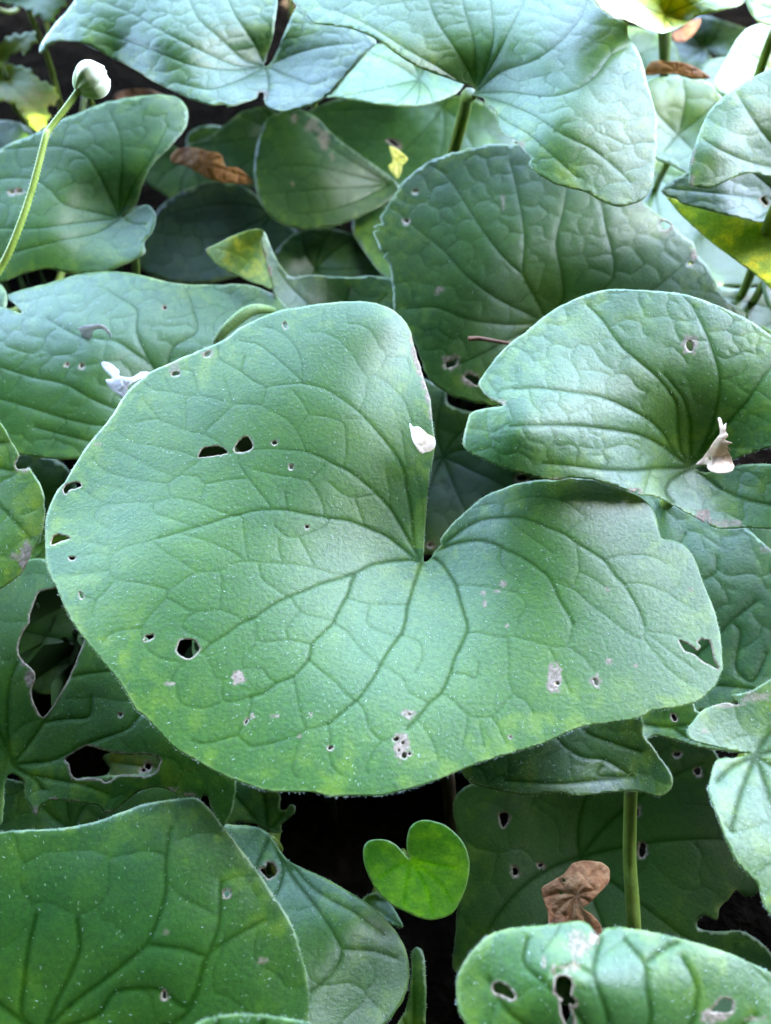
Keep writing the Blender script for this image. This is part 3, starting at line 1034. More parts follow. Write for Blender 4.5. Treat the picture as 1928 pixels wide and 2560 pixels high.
SC = [('T3', [(270, 515 + 480), (1, 1)])][:0] + [
    ('T2', [(460, 1080), (300, 1065), (100, 1065), (-90, 1095), (-190, 1115), (-280, 1130)]),
    ('T2', [(460, 1080), (430, 1010), (400, 940), (330, 860), (240, 810), (150, 762)]),
    ('T4', [(1262, 660), (1275, 420), (1265, 250), (1240, 120), (1218, 45)]),
    ('T2', [(1215, 1210), (1225, 1100), (1200, 1050)]), ('T2', [(1165, 1215), (1140, 1060), (1120, 940)]), ('T2', [(1145, 1215), (1215, 1208)]),
    ('T3', [(1390, 355), (1330, 355), (1200, 310), (1100, 270), (1000, 245), (910, 230), (890, 180), (885, 130), (930, 95), (980, 75)]),
    ('T3', [(830, 515), (700, 550), (600, 575), (520, 615), (490, 660), (490, 740), (530, 800), (700, 825), (880, 870)]),
    ('T3', [(1390, 355), (1410, 420), (1415, 500), (1430, 600), (1445, 675)]),
    ('T3', [(1445, 675), (1560, 685), (1666, 690), (1790, 700), (1900, 720), (2010, 755), (2090, 765), (2170, 768)]),
    ('T3', [(1445, 675), (1350, 690), (1250, 740), (1100, 750), (1050, 770), (960, 830), (890, 880), (875, 930), (800, 1010), (730, 1100), (705, 1160), (720, 1240), (760, 1300), (830, 1345), (920, 1365), (995, 1380)]),
    ('T3', [(980, 480), (1140, 530), (1290, 590), (1425, 670)]), ('T3', [(790, 545), (890, 625), (1000, 690), (1090, 750)]),
    ('T3', [(1250, 745), (1260, 860), (1250, 1000), (1330, 1040), (1420, 1080), (1480, 1075)]),
    ('T6', [(440, 275), (380, 340), (360, 390), (390, 440), (400, 510), (440, 560), (520, 580), (600, 580), (690, 550)]),
    ('T4', [(90, 1075), (100, 1150), (110, 1220), (180, 1235), (330, 1220), (410, 1235), (500, 1250)]),
    ('T4', [(350, 925), (390, 990), (450, 1045), (560, 1065), (650, 1095)]),
    ('T6', [(900, 510), (780, 540), (720, 530), (705, 480), (715, 395)]),
    ('T4', [(650, 1105), (740, 1160), (800, 1240), (900, 1340), (980, 1395), (1065, 1445)]),
    ('T6', [(1440, 695), (1300, 730), (1260, 640), (1240, 560), (1220, 440), (1200, 370)]),
    ('T6', [(1310, 250), (1400, 330), (1500, 410), (1560, 480), (1635, 535)]),
    ('T7', [(435, 275), (500, 320), (580, 390), (600, 450), (640, 490), (740, 540)]),
    ('T7', [(255, 535), (310, 610), (340, 720), (400, 790), (440, 810), (500, 790)]), ('T7', [(430, 810), (370, 890), (320, 990), (330, 1030)]),
    ('T7', [(675, 665), (740, 750), (790, 840), (820, 950)]),
    ('T7', [(840, 480), (920, 530), (990, 600), (1030, 640), (1120, 650), (1190, 640), (1250, 590), (1340, 480)]),
    ('T7', [(1340, 480), (1310, 400), (1310, 250), (1300, 100)]), ('T7', [(1025, 60), (1100, 60), (1180, 80), (1300, 100)]),
    ('T7', [(565, 70), (630, 100), (695, 130), (710, 240), (660, 330)]), ('T7', [(905, 345), (1000, 350), (1080, 375), (1100, 270)]),
    ('T7', [(1190, 640), (1240, 720), (1290, 830)]), ('T7', [(1340, 480), (1440, 550), (1480, 620)]), ('T7', [(1030, 650), (1010, 750), (990, 850)]), ('T7', [(1105, 690), (1140, 850)]),
    ('T5', [(115, 845), (230, 845), (340, 860), (450, 875), (525, 890), (560, 840), (520, 790), (425, 695), (430, 580)]),
    ('T5', [(525, 890), (580, 940), (595, 1000), (550, 1080), (520, 1190)]),
    ('T5', [(920, 1100), (910, 1180), (880, 1260), (810, 1270), (700, 1250), (610, 1220), (520, 1200)]),
    ('T5', [(470, 1210), (480, 1330)]), ('T5', [(1420, 1120), (1420, 1180), (1390, 1210), (1330, 1190), (1230, 1120), (1150, 1050), (1050, 980), (940, 880), (800, 820)]),
    ('T5', [(480, 370), (540, 440), (620, 500), (690, 550), (780, 620)]), ('T5', [(945, 560), (960, 640), (965, 740), (940, 800), (925, 855), (860, 820), (790, 800)]),
    ('T5', [(965, 745), (1050, 790), (1160, 860)]), ('T5', [(440, 370), (445, 290), (380, 275), (300, 290)]),
    ('T5', [(445, 280), (540, 250), (640, 230), (760, 235), (880, 270), (960, 330), (1010, 380), (930, 430), (880, 485)]),
    ('T5', [(1145, 665), (1250, 635), (1400, 630), (1500, 650), (1570, 690)]), ('T5', [(1280, 830), (1400, 830), (1500, 860), (1580, 895), (1650, 840)]), ('T5', [(1580, 895), (1700, 980)]),
    ('T8', [(810, 765), (950, 780), (1040, 800)]), ('T8', [(810, 775), (900, 840), (1000, 920), (1100, 990), (1150, 1030)]), ('T8', [(800, 820), (870, 910), (950, 1010), (1080, 1110)]),
    ('T8', [(150, 880), (190, 970), (240, 1070), (290, 1180)]), ('T8', [(290, 880), (390, 950), (450, 1030)]),
    ('T2', [(430, 605), (435, 500), (400, 380), (330, 290), (250, 235), (170, 215)]), ('T2', [(430, 585), (330, 500), (230, 410), (130, 340), (0, 310)]),
    ('T2', [(430, 605), (240, 622), (180, 637)]),
    ('T2', [(825, 800), (865, 700), (880, 560), (850, 530), (780, 410), (700, 320), (640, 280), (560, 250), (480, 255)]), ('T2', [(570, 240), (575, 120)]),
    ('T2', [(880, 550), (930, 545), (970, 500), (1015, 420), (960, 340), (910, 250), (840, 200), (780, 195), (750, 190), (740, 110)]),
    ('T2', [(930, 550), (1020, 600), (1100, 680), (1160, 770), (1190, 880)]), ('T2', [(1015, 425), (1150, 430), (1180, 520)]),
    ('T2', [(150, 760), (180, 640), (90, 590), (0, 520)]), ('T2', [(720, 1190), (735, 1080), (735, 1000), (720, 890), (640, 850), (480, 830), (400, 930)]),
    ('T2', [(480, 830), (440, 750), (370, 660)]), ('T2', [(860, 850), (740, 855)]),
    ('T1', [(1500, 600), (1400, 525), (1250, 435), (1240, 340)]),
    ('T1', [(1535, 755), (1400, 750), (1330, 745), (1200, 710), (1100, 690), (1000, 690), (920, 665), (790, 650), (720, 600)]),
    ('T1', [(1400, 525), (1420, 430)]), ('T1', [(1110, 690), (1080, 580), (1050, 520), (950, 510)]), ('T1', [(920, 665), (850, 540)]), ('T1', [(1340, 750), (1310, 650), (1290, 590)]),
    ('T1', [(1010, 930), (1020, 800), (1010, 730), (1060, 690)]), ('T1', [(1145, 960), (1020, 935), (900, 885), (830, 855), (760, 770), (720, 720), (710, 670), (640, 670)]),
    ('T1', [(830, 855), (740, 860), (680, 880)]), ('T1', [(1145, 960), (1230, 1010), (1310, 1090)]), ('T1', [(1140, 960), (1180, 910), (1250, 850), (1340, 760)]),
    ('T1', [(1110, 1130), (980, 1080), (790, 1040), (650, 1015), (550, 950)]), ('T1', [(1375, 1100), (1380, 1160), (1430, 1240), (1500, 1330), (1570, 1420), (1600, 1465)]),
    ('T3', [(1440, 100), (1300, 110), (1150, 135), (1100, 90), (985, 75)]), ('T3', [(1150, 135), (1130, 200), (1105, 270)]), ('T1', [(1110, 1140), (980, 1240), (890, 1300)]),
    ('T1', [(930, 1255), (800, 1200), (650, 1120), (530, 1070)]), ('T1', [(885, 1300), (700, 1280), (590, 1255), (470, 1220), (400, 1170), (370, 1130)]),
    ('T3', [(895, 235), (790, 265), (670, 265), (560, 275), (460, 285), (400, 320), (375, 370), (420, 420), (490, 445)]),
    ('T3', [(790, 265), (795, 340), (900, 375), (1060, 430)]), ('T3', [(670, 260), (610, 200), (540, 160)]), ('T3', [(460, 280), (380, 235), (290, 165)]),
    ('T3', [(520, 810), (450, 890), (390, 950), (365, 1050)]), ('T3', [(390, 945), (310, 925)]), ('T3', [(485, 635), (400, 620), (280, 635)]), ('T3', [(485, 740), (350, 755), (220, 775)]),
    ('T3', [(520, 610), (440, 560), (330, 540)]), ('T3', [(875, 930), (960, 970), (1060, 1025), (1250, 1010)]), ('T3', [(1070, 1030), (1000, 1090), (990, 1140), (1060, 1180), (1180, 1240)]),
    ('T3', [(700, 1140), (600, 1150), (490, 1180), (440, 1230)]),
    ('T4', [(590, 0), (485, 110), (380, 95), (250, 75), (100, 40)]), ('T4', [(485, 120), (530, 190), (575, 290), (585, 360)]), ('T4', [(930, 210), (790, 235), (700, 200), (620, 130)]),
    ('T4', [(795, 235), (830, 330), (865, 430)]), ('T4', [(620, 380), (570, 440), (410, 505), (320, 500), (240, 430)]), ('T4', [(410, 510), (460, 600), (510, 700)]),
    ('T4', [(265, 520), (270, 600), (295, 690)]), ('T4', [(1040, 300), (1035, 180), (1010, 40)]), ('T4', [(330, 320), (310, 200)]), ('T4', [(130, 700), (155, 800), (240, 860), (320, 915)]),
    ('T4', [(745, 930), (900, 970), (1160, 975)]), ('T4', [(900, 970), (880, 1080), (900, 1130), (1000, 1170), (1090, 1205)]), ('T4', [(330, 1210), (320, 1150), (390, 1050), (410, 1030)]),
    ('T6', [(940, 0), (945, 90), (910, 180), (850, 240), (840, 300), (780, 360), (715, 390), (660, 370), (630, 290), (580, 200)]),
    ('T6', [(850, 310), (980, 310), (1030, 370), (1080, 410)]), ('T6', [(910, 515), (900, 600), (880, 670), (830, 740), (820, 770), (900, 845), (1000, 840), (1120, 810), (1240, 770), (1290, 730)]),
    ('T6', [(820, 770), (700, 805), (580, 830), (500, 810)]), ('T6', [(1440, 700), (1460, 790), (1450, 900), (1480, 1000), (1540, 1050)]), ('T6', [(1250, 770), (1210, 930), (1190, 1010), (1230, 1070)])]
main_holes = [px('T1', [(1100, 1110), (1130, 1060), (1200, 1045), (1260, 1050), (1300, 1090), (1200, 1110), (1110, 1120)]),
              px('T1', [(1355, 1080), (1360, 1040), (1400, 990), (1450, 980), (1475, 1050), (1430, 1080)]),
              blob('T1', 1630, 1020, 18, 14), blob('T2', 357, 1190, 15, 16),
              px('T3', [(165, 170), (185, 145), (250, 125), (290, 150), (250, 170), (205, 180), (185, 208), (165, 195)]),
              px('T3', [(78, 555), (90, 510), (130, 490), (210, 515), (150, 535), (100, 558)]),
              blob('T3', 225, 655, 22, 11), blob('T3', 285, 910, 13, 26, -.4), px('T6', [(168, 118), (180, 85), (225, 75), (232, 95), (195, 115)]),
              px('T6', [(400, 195), (395, 170), (420, 115), (470, 105), (520, 115), (550, 170), (520, 215), (480, 240), (430, 225)]),
              px('T8', [(1035, 825), (1100, 850), (1160, 895), (1185, 870), (1165, 840), (1190, 820), (1240, 830), (1260, 870), (1270, 940), (1305, 1020), (1240, 990), (1200, 970), (1140, 920), (1080, 900), (1060, 870)]),
              blob('T7', 530, 800, 22, 14), blob('T7', 578, 825, 14), blob('T7', 548, 877, 9), blob('T7', 585, 912, 20), blob('T7', 622, 902, 11), blob('T7', 620, 630, 9),
              blob('T8', 205, 1120, 17, 11, .5), blob('T8', 465, 1112, 13, 28, -.5), blob('T7', 1323, 787, 9), blob('T6', 1460, 860, 16, 12), blob('T4', 465, 437, 14, 8),
              blob('T6', 880, 675, 8, 22, .5), blob('T1', 1165, 408, 28, 12, -.6), blob('T1', 940, 542, 32, 11, -.2), blob('T2', 315, 205, 12, 20, -.3)]
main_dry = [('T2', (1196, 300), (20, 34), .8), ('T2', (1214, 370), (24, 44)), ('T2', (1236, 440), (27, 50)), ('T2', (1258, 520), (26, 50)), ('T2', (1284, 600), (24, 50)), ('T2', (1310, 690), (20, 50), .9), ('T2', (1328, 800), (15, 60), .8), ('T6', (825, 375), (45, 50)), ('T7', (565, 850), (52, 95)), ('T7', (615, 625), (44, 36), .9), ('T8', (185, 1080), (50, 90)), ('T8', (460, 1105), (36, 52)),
            ('T5', (300, 900), (24, 14), .8), ('T5', (310, 965), (14, 26), .8), ('T5', (440, 830), (24, 20), .8), ('T5', (390, 885), (22, 12), .7), ('T5', (465, 1125), (16, 12), .8),
            ('T8', (555, 970), (22, 22), .8), ('T8', (735, 1000), (16, 14), .8), ('T8', (1115, 478), (16, 14), .7), ('T6', (345, 415), (38, 12), .7), ('T6', (920, 645), (20, 20), .7),
            ('T6', (1075, 640), (34, 9), .6), ('T6', (1245, 780), (14, 12), .7), ('T6', (1330, 625), (12, 14), .8), ('T1', (1170, 400), (45, 26), .5), ('T1', (940, 500), (40, 45), .5),
            ('T1', (405, 1028), (26, 12), .5), ('T5', (1160, 870), (16, 20), .6)]
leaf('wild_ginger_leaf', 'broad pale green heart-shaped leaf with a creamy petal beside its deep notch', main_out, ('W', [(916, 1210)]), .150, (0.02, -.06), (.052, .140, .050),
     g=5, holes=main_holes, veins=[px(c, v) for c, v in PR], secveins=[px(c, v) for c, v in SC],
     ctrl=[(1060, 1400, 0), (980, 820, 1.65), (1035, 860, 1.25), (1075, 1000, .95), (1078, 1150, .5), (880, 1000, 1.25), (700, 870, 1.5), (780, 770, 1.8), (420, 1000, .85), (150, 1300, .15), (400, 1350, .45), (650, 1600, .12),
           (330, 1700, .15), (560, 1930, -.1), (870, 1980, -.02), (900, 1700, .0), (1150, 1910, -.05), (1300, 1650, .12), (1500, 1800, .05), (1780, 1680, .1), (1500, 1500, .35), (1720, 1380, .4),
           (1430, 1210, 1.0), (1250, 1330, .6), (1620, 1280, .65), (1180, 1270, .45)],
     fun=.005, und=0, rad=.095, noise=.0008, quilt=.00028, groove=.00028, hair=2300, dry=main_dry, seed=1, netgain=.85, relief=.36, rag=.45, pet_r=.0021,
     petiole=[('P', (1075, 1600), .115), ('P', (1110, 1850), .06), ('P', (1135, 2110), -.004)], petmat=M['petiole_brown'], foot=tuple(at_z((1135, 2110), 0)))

# ---- right: the quilted leaf with the dry tan petal in its notch
leaf('wild_ginger_leaf', 'quilted leaf with a torn tip, a dry tan petal lying in its notch', pxs(
    ('D', [(550, 690), (500, 665), (465, 630), (448, 595), (470, 560), (520, 490), (580, 430), (640, 385), (700, 335), (760, 290), (840, 250), (920, 220), (1000, 205), (1080, 205), (1160, 210), (1250, 217), (1330, 232),
           (1400, 255), (1470, 285), (1540, 315), (1600, 350), (1666, 400), (1760, 490), (1830, 610), (1850, 720), (1790, 800), (1720, 845), (1666, 862), (1600, 880), (1540, 903), (1480, 925), (1420, 940), (1352, 950),
           (1390, 968), (1500, 945), (1560, 935), (1620, 932), (1680, 937), (1800, 970), (1900, 1060), (1880, 1150), (1780, 1195), (1666, 1203), (1560, 1200), (1500, 1203), (1430, 1197), (1402, 1178), (1398, 1150), (1385, 1175), (1350, 1155), (1300, 1130), (1250, 1100), (1180, 1070), (1110, 1062), (1118, 1040), (1090, 1050), (1000, 1020),
           (900, 995), (830, 990), (770, 1000), (700, 990), (620, 970), (540, 945), (470, 915), (410, 885), (385, 862), (380, 830), (395, 780), (410, 730), (440, 710), (500, 697)])),
     ('D', [(1330, 945)]), .168, (.08, -.24), (.050, .135, .058), g=6, holes=[blob('D', 1328, 440, 16, 22, -.3)],
     veins=[px('D', v) for v in ([(1330, 945), (1270, 900), (1220, 860), (1120, 812), (1000, 790), (880, 775), (780, 770), (680, 770), (580, 775)], [(1330, 945), (1270, 895), (1220, 810), (1160, 750), (1060, 695), (950, 650), (820, 630), (700, 615), (600, 620)],
                               [(1330, 940), (1290, 870), (1280, 780), (1270, 680), (1200, 580), (1120, 510), (1040, 440), (960, 330), (900, 270)], [(1335, 930), (1330, 840), (1330, 760), (1300, 660), (1220, 560)], [(1340, 930), (1400, 830), (1440, 700), (1450, 560), (1400, 400), (1340, 280)],
                               [(1345, 930), (1450, 800), (1560, 680), (1640, 560), (1700, 500)], [(1320, 950), (1200, 950), (1080, 960), (960, 955), (840, 940), (720, 930)], [(1360, 960), (1450, 1030), (1560, 1080), (1700, 1110)], [(1330, 955), (1250, 1000), (1230, 1050), (1260, 1090)])],
     ctrl=[(1726, 1167, -.3), (1300, 1080, .35), (1500, 900, .25), (1640, 740, .5), (1880, 900, .6), (1180, 1090, -.2), (1380, 1190, -.1), (1600, 1245, -.15), (1850, 1310, -.5), (1900, 1180, .1), (1250, 950, .0), (1700, 1000, .3), (1560, 1090, .25)],
     fun=.010, und=0, rad=.085, noise=.0008, cell=.0078, quilt=.0007, groove=.0005, hair=400, dry=[('D', (1325, 440), (30, 40), .7), ('D', (1100, 1050), (26, 16)), ('D', (1385, 1160), (30, 34)), ('D', (1480, 1180), (60, 14), .6), ('D', (520, 675), (40, 14), .6), ('D', (770, 998), (40, 8), .6)], seed=2)

# ---- the leaf behind it, eaten along the margin
leaf('wild_ginger_leaf', 'deep green leaf with nibbled margins lying under the quilted leaf', pxs(
    ('B', [(600, 600), (500, 600), (430, 615), (340, 635), (250, 670), (190, 705), (130, 760), (90, 820), (60, 870), (35, 905), (45, 930), (10, 945), (30, 960), (8, 968), (25, 1010), (38, 1046), (72, 1048), (50, 1068), (75, 1110), (88, 1180), (90, 1260), (95, 1300)]),
    ('D', [(105, 300), (130, 335), (170, 400), (200, 470), (225, 550), (260, 600), (320, 640), (400, 670), (500, 688), (560, 690), (680, 640), (740, 520), (735, 370), (790, 470), (1000, 590), (1300, 560), (1520, 470), (1600, 380)]),
    ('B', [(1575, 1333), (1560, 1300), (1500, 1262), (1450, 1215), (1430, 1160), (1400, 1110), (1372, 1075), (1355, 1060), (1340, 1010), (1290, 970), (1240, 925), (1180, 880), (1140, 840), (1080, 760), (900, 640), (750, 590)])),
     ('D', [(735, 345)]), .126, (.0, -.55), (.042, .120, .048), g=8,
     holes=[px('D', [(312, 510), (340, 505), (350, 490), (358, 495), (352, 520), (318, 532)]), px('D', [(388, 568), (410, 562), (450, 580), (440, 606), (415, 590)]), blob('B', 1225, 940, 22, 22), blob('B', 150, 920, 12, 8), blob('B', 186, 800, 9, 5), blob('B', 1330, 1098, 9, 5)],
     veins=[px('B', v) for v in ([(735, 1345), (700, 1270), (650, 1180), (632, 1130), (640, 1000), (625, 880), (600, 760), (580, 680)], [(640, 1150), (560, 1080), (480, 980), (400, 860), (350, 780), (300, 720)], [(735, 1345), (640, 1300), (520, 1240), (400, 1150), (300, 1040), (200, 960), (130, 900)],
                               [(735, 1345), (560, 1350), (400, 1330), (270, 1280), (150, 1285)], [(740, 1340), (800, 1240), (790, 1130), (770, 1010), (800, 880), (820, 760)], [(745, 1340), (900, 1250), (1000, 1170), (1010, 1080), (980, 960), (960, 850)], [(745, 1345), (1000, 1300), (1180, 1200), (1280, 1120), (1330, 1060)], [(735, 1350), (600, 1400), (450, 1480), (330, 1530)])],
     ctrl=[(1370, 810, 0), (1000, 620, .0), (1080, 460, -.2), (1300, 500, .2), (1500, 600, .3), (1700, 700, -.2), (1100, 980, -.3), (1200, 700, .4), (1480, 740, .2)],
     fun=.006, und=.0, rad=.08, noise=.0015, cell=.010, quilt=.0009, hair=260, dry=[('D', (335, 510), (38, 30), .8), ('D', (415, 580), (45, 28), .7), ('B', (1350, 1060), (16, 22), .9), ('B', (285, 1210), (18, 16), .7), ('B', (550, 840), (10, 30), .5), ('B', (1225, 940), (36, 34), .5)], seed=3, rag=1.2)

# ---- top right: the pale leaf facing the sky
leaf('wild_ginger_leaf', 'pale silvery leaf with a wavy lower lobe above its green stalk', pxs(
    ('B', [(-325, -20), (-305, 30), (-240, 95), (-160, 110), (-80, 120), (0, 155), (60, 190), (150, 255), (240, 300), (330, 330), (390, 352), (432, 366), (424, 392),
           (440, 402), (470, 410), (478, 440), (515, 458), (538, 540), (600, 585), (640, 632), (668, 660), (658, 682), (690, 722), (760, 765), (830, 785), (900, 805), (960, 840), (1030, 862), (1090, 850), (1140, 825), (1170, 770), (1180, 700), (1190, 600), (1190, 500), (1175, 430), (1150, 350),
           (1130, 260), (1100, 190), (1070, 150), (1060, 95), (1000, 65), (950, 25), (915, -15), (830, -110), (680, -190), (450, -240), (180, -230), (-80, -180), (-250, -110)])),
     ('B', [(430, 385)]), .198, (-.03, -.23), (.056, .150, .055), g=8, veins=[px('B', v) for v in ([(430, 385), (420, 320), (350, 200), (270, 80), (230, -40)], [(430, 385), (435, 300), (430, 180), (390, 40), (370, -60)], [(430, 385), (480, 280), (510, 150), (500, 20), (500, -80)], [(430, 385), (520, 240), (580, 120), (640, 0), (680, -90)],
                                   [(430, 388), (540, 300), (680, 250), (780, 180), (870, 80), (900, 0)], [(430, 390), (560, 380), (740, 400), (860, 370), (940, 310), (1000, 230), (1060, 200)], [(430, 395), (540, 420), (680, 480), (800, 560), (920, 620), (1020, 700), (1080, 760)], [(430, 398), (560, 500), (660, 560), (760, 650), (860, 740)], [(425, 380), (300, 290), (160, 210), (0, 110), (-150, 40)])],
     ctrl=[(1186, 231, 0), (1000, 120, .3), (1250, 60, .5), (1500, 150, .6), (1620, 350, -.2), (1550, 510, -.6), (1300, 330, .0), (1400, 300, .4), (1200, -80, .6)],
     fun=.008, und=0, rad=.075, noise=.001, cell=.0095, quilt=.0008, dry=[('B', (620, 600), (24, 16), .6)], seed=4, margin=True, hair=0,
     petiole=[('B', (400, 400), .185), ('B', (385, 470), .168), ('B', (352, 600), .15), ('B', (330, 700), .12), ('B', (330, 820), .05)], pet_r=.0024)

# ---- top left: bluish leaf with curled edge
leaf('wild_ginger_leaf', 'bluish leaf with a nicked lower margin hanging over the nodding bud', pxs(
    ('A', [(165, 218), (172, 178), (220, 110), (300, 20), (350, -50), (560, -170), (850, -190), (1080, -130), (1150, -40), (1152, 50), (1137, 150), (1112, 240), (1098, 272), (1120, 272), (1160, 200), (1200, 100), (1250, 0), (1320, -60), (1400, -50), (1445, 40), (1510, 120),
           (1568, 172), (1540, 210), (1480, 270), (1420, 340), (1380, 385), (1320, 430), (1250, 455), (1180, 468), (1132, 455), (1100, 425), (1100, 385), (1078, 388), (1070, 410), (1000, 436), (948, 446), (940, 436), (880, 440), (800, 415), (720, 380), (640, 340), (560, 290), (500, 258), (440, 228),
           (380, 192), (310, 172), (245, 172), (200, 192), (178, 222)])),
     ('A', [(1104, 274)]), .190, (.03, -.18), (.048, .130, .065), g=8, veins=[px('A', v) for v in ([(1104, 274), (1060, 180), (980, 60), (940, -40), (930, -120)], [(1104, 274), (1020, 250), (920, 160), (830, 80), (790, 0), (760, -80)], [(1104, 274), (980, 270), (820, 200), (660, 120), (560, 60), (460, 20)], [(1104, 274), (960, 290), (800, 270), (640, 210), (500, 160), (340, 110)],
                                    [(1104, 276), (1000, 330), (880, 370), (760, 350)], [(1106, 278), (1120, 350), (1110, 420)], [(1108, 276), (1220, 320), (1300, 350), (1360, 330)], [(1108, 272), (1240, 220), (1360, 190), (1470, 180)])],
     ctrl=[(663, 165, 0), (200, 110, .0), (110, 120, -.5), (400, 100, .4), (550, 30, .5), (500, 240, -.2), (700, 275, -.4), (860, 150, .1), (900, 80, .2), (650, 20, .3), (290, 130, -.35)],
     fun=.008, und=0, rad=.08, noise=.001, cell=.0088, quilt=.0011, dry=[('A', (1090, 395), (22, 22), .8)], seed=5, rag=.7, petiole='back')

# ---- left: two-lobed leaf behind the bud's stem
leaf('wild_ginger_leaf', 'smooth green leaf crossed by the thin curved flower stem', pxs(
    ('A', [(-140, 700), (-60, 660), (0, 622), (60, 590), (160, 550), (250, 500), (330, 470), (430, 430), (540, 405), (640, 394), (720, 400), (768, 430), (785, 480), (770, 540), (720, 600), (660, 660), (620, 710), (600, 760), (582, 810), (568, 850), (505, 908),
           (560, 868), (600, 853), (628, 860), (650, 905), (635, 970), (600, 1010), (606, 1050), (570, 1080), (500, 1110), (450, 1130), (380, 1140), (310, 1145), (240, 1125), (180, 1120), (90, 1145), (20, 1172), (-60, 1200), (-200, 1160), (-270, 1000), (-240, 820)])),
     ('A', [(500, 900)]), .135, (.05, -.30), (.042, .130, .040), g=9, holes=[blob('A', 50, 800, 12, 7), blob('A', 85, 797, 14, 6)],
     veins=[px('A', v) for v in ([(500, 900), (500, 800), (510, 680), (500, 560), (460, 470)], [(495, 900), (460, 820), (410, 720), (350, 640), (250, 610), (150, 610), (20, 620)], [(490, 905), (380, 880), (270, 850), (210, 790), (150, 750), (60, 740), (-50, 750)], [(480, 910), (300, 930), (150, 950), (0, 950), (-120, 960)], [(500, 910), (400, 970), (250, 1000), (100, 1040), (-50, 1080)], [(510, 905), (560, 930), (610, 930)], [(505, 890), (560, 760), (640, 640), (700, 520)])],
     ctrl=[(300, 540, 0), (100, 400, .5), (400, 260, .6), (460, 300, .1), (350, 620, -.3), (180, 680, -.45), (0, 690, -.5), (0, 560, .2), (150, 600, .1)],
     fun=.009, und=0, rad=.075, noise=.001, cell=.012, quilt=.0005, groove=.0006, seed=6)

# ---- dark leaves in the second layer, shade put into the pigment of the first two
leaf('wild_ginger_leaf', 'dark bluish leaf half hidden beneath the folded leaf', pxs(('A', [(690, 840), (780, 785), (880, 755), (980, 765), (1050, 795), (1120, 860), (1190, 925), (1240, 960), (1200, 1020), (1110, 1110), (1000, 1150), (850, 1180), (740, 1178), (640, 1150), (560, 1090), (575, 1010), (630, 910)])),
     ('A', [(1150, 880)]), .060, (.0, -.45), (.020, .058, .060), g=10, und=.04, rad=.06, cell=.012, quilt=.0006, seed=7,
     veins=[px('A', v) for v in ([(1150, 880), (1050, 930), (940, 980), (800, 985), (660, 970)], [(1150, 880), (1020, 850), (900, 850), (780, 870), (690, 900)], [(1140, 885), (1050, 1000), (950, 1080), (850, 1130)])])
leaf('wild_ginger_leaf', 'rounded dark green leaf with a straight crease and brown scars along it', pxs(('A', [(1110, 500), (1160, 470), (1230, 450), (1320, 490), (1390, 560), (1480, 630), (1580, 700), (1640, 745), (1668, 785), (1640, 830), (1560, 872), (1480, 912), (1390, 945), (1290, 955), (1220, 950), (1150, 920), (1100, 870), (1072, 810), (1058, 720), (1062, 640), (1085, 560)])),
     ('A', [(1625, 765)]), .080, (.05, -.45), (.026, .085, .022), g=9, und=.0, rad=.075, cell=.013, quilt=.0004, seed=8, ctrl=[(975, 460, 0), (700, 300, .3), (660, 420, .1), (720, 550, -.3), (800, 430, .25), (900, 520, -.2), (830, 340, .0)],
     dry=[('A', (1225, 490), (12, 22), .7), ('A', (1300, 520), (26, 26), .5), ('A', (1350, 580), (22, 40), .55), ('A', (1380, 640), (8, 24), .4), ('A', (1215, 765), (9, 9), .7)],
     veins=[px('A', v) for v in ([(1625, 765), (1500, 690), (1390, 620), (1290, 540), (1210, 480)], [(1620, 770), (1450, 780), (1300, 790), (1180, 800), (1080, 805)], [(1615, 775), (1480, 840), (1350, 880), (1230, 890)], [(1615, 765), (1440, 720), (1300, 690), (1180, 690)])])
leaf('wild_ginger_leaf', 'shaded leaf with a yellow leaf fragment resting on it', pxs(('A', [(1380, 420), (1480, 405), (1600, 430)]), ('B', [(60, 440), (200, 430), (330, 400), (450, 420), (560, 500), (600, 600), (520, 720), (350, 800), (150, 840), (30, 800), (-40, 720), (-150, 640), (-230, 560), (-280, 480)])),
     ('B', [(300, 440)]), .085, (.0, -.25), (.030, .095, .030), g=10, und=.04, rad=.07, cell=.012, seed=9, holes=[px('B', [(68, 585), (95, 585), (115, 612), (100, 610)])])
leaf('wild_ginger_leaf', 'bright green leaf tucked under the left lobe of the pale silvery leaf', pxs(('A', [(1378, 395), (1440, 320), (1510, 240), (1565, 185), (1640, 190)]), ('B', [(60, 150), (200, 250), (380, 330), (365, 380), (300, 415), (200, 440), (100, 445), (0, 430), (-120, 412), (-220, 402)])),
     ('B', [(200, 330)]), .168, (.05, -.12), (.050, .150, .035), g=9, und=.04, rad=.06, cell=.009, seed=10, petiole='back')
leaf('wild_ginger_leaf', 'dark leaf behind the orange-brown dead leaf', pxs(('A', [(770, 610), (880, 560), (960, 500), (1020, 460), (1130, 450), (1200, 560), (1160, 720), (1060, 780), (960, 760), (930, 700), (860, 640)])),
     ('A', [(1150, 560)]), .065, (-.05, -.40), (.032, .095, .028), g=11, und=.05, rad=.06, seed=11)

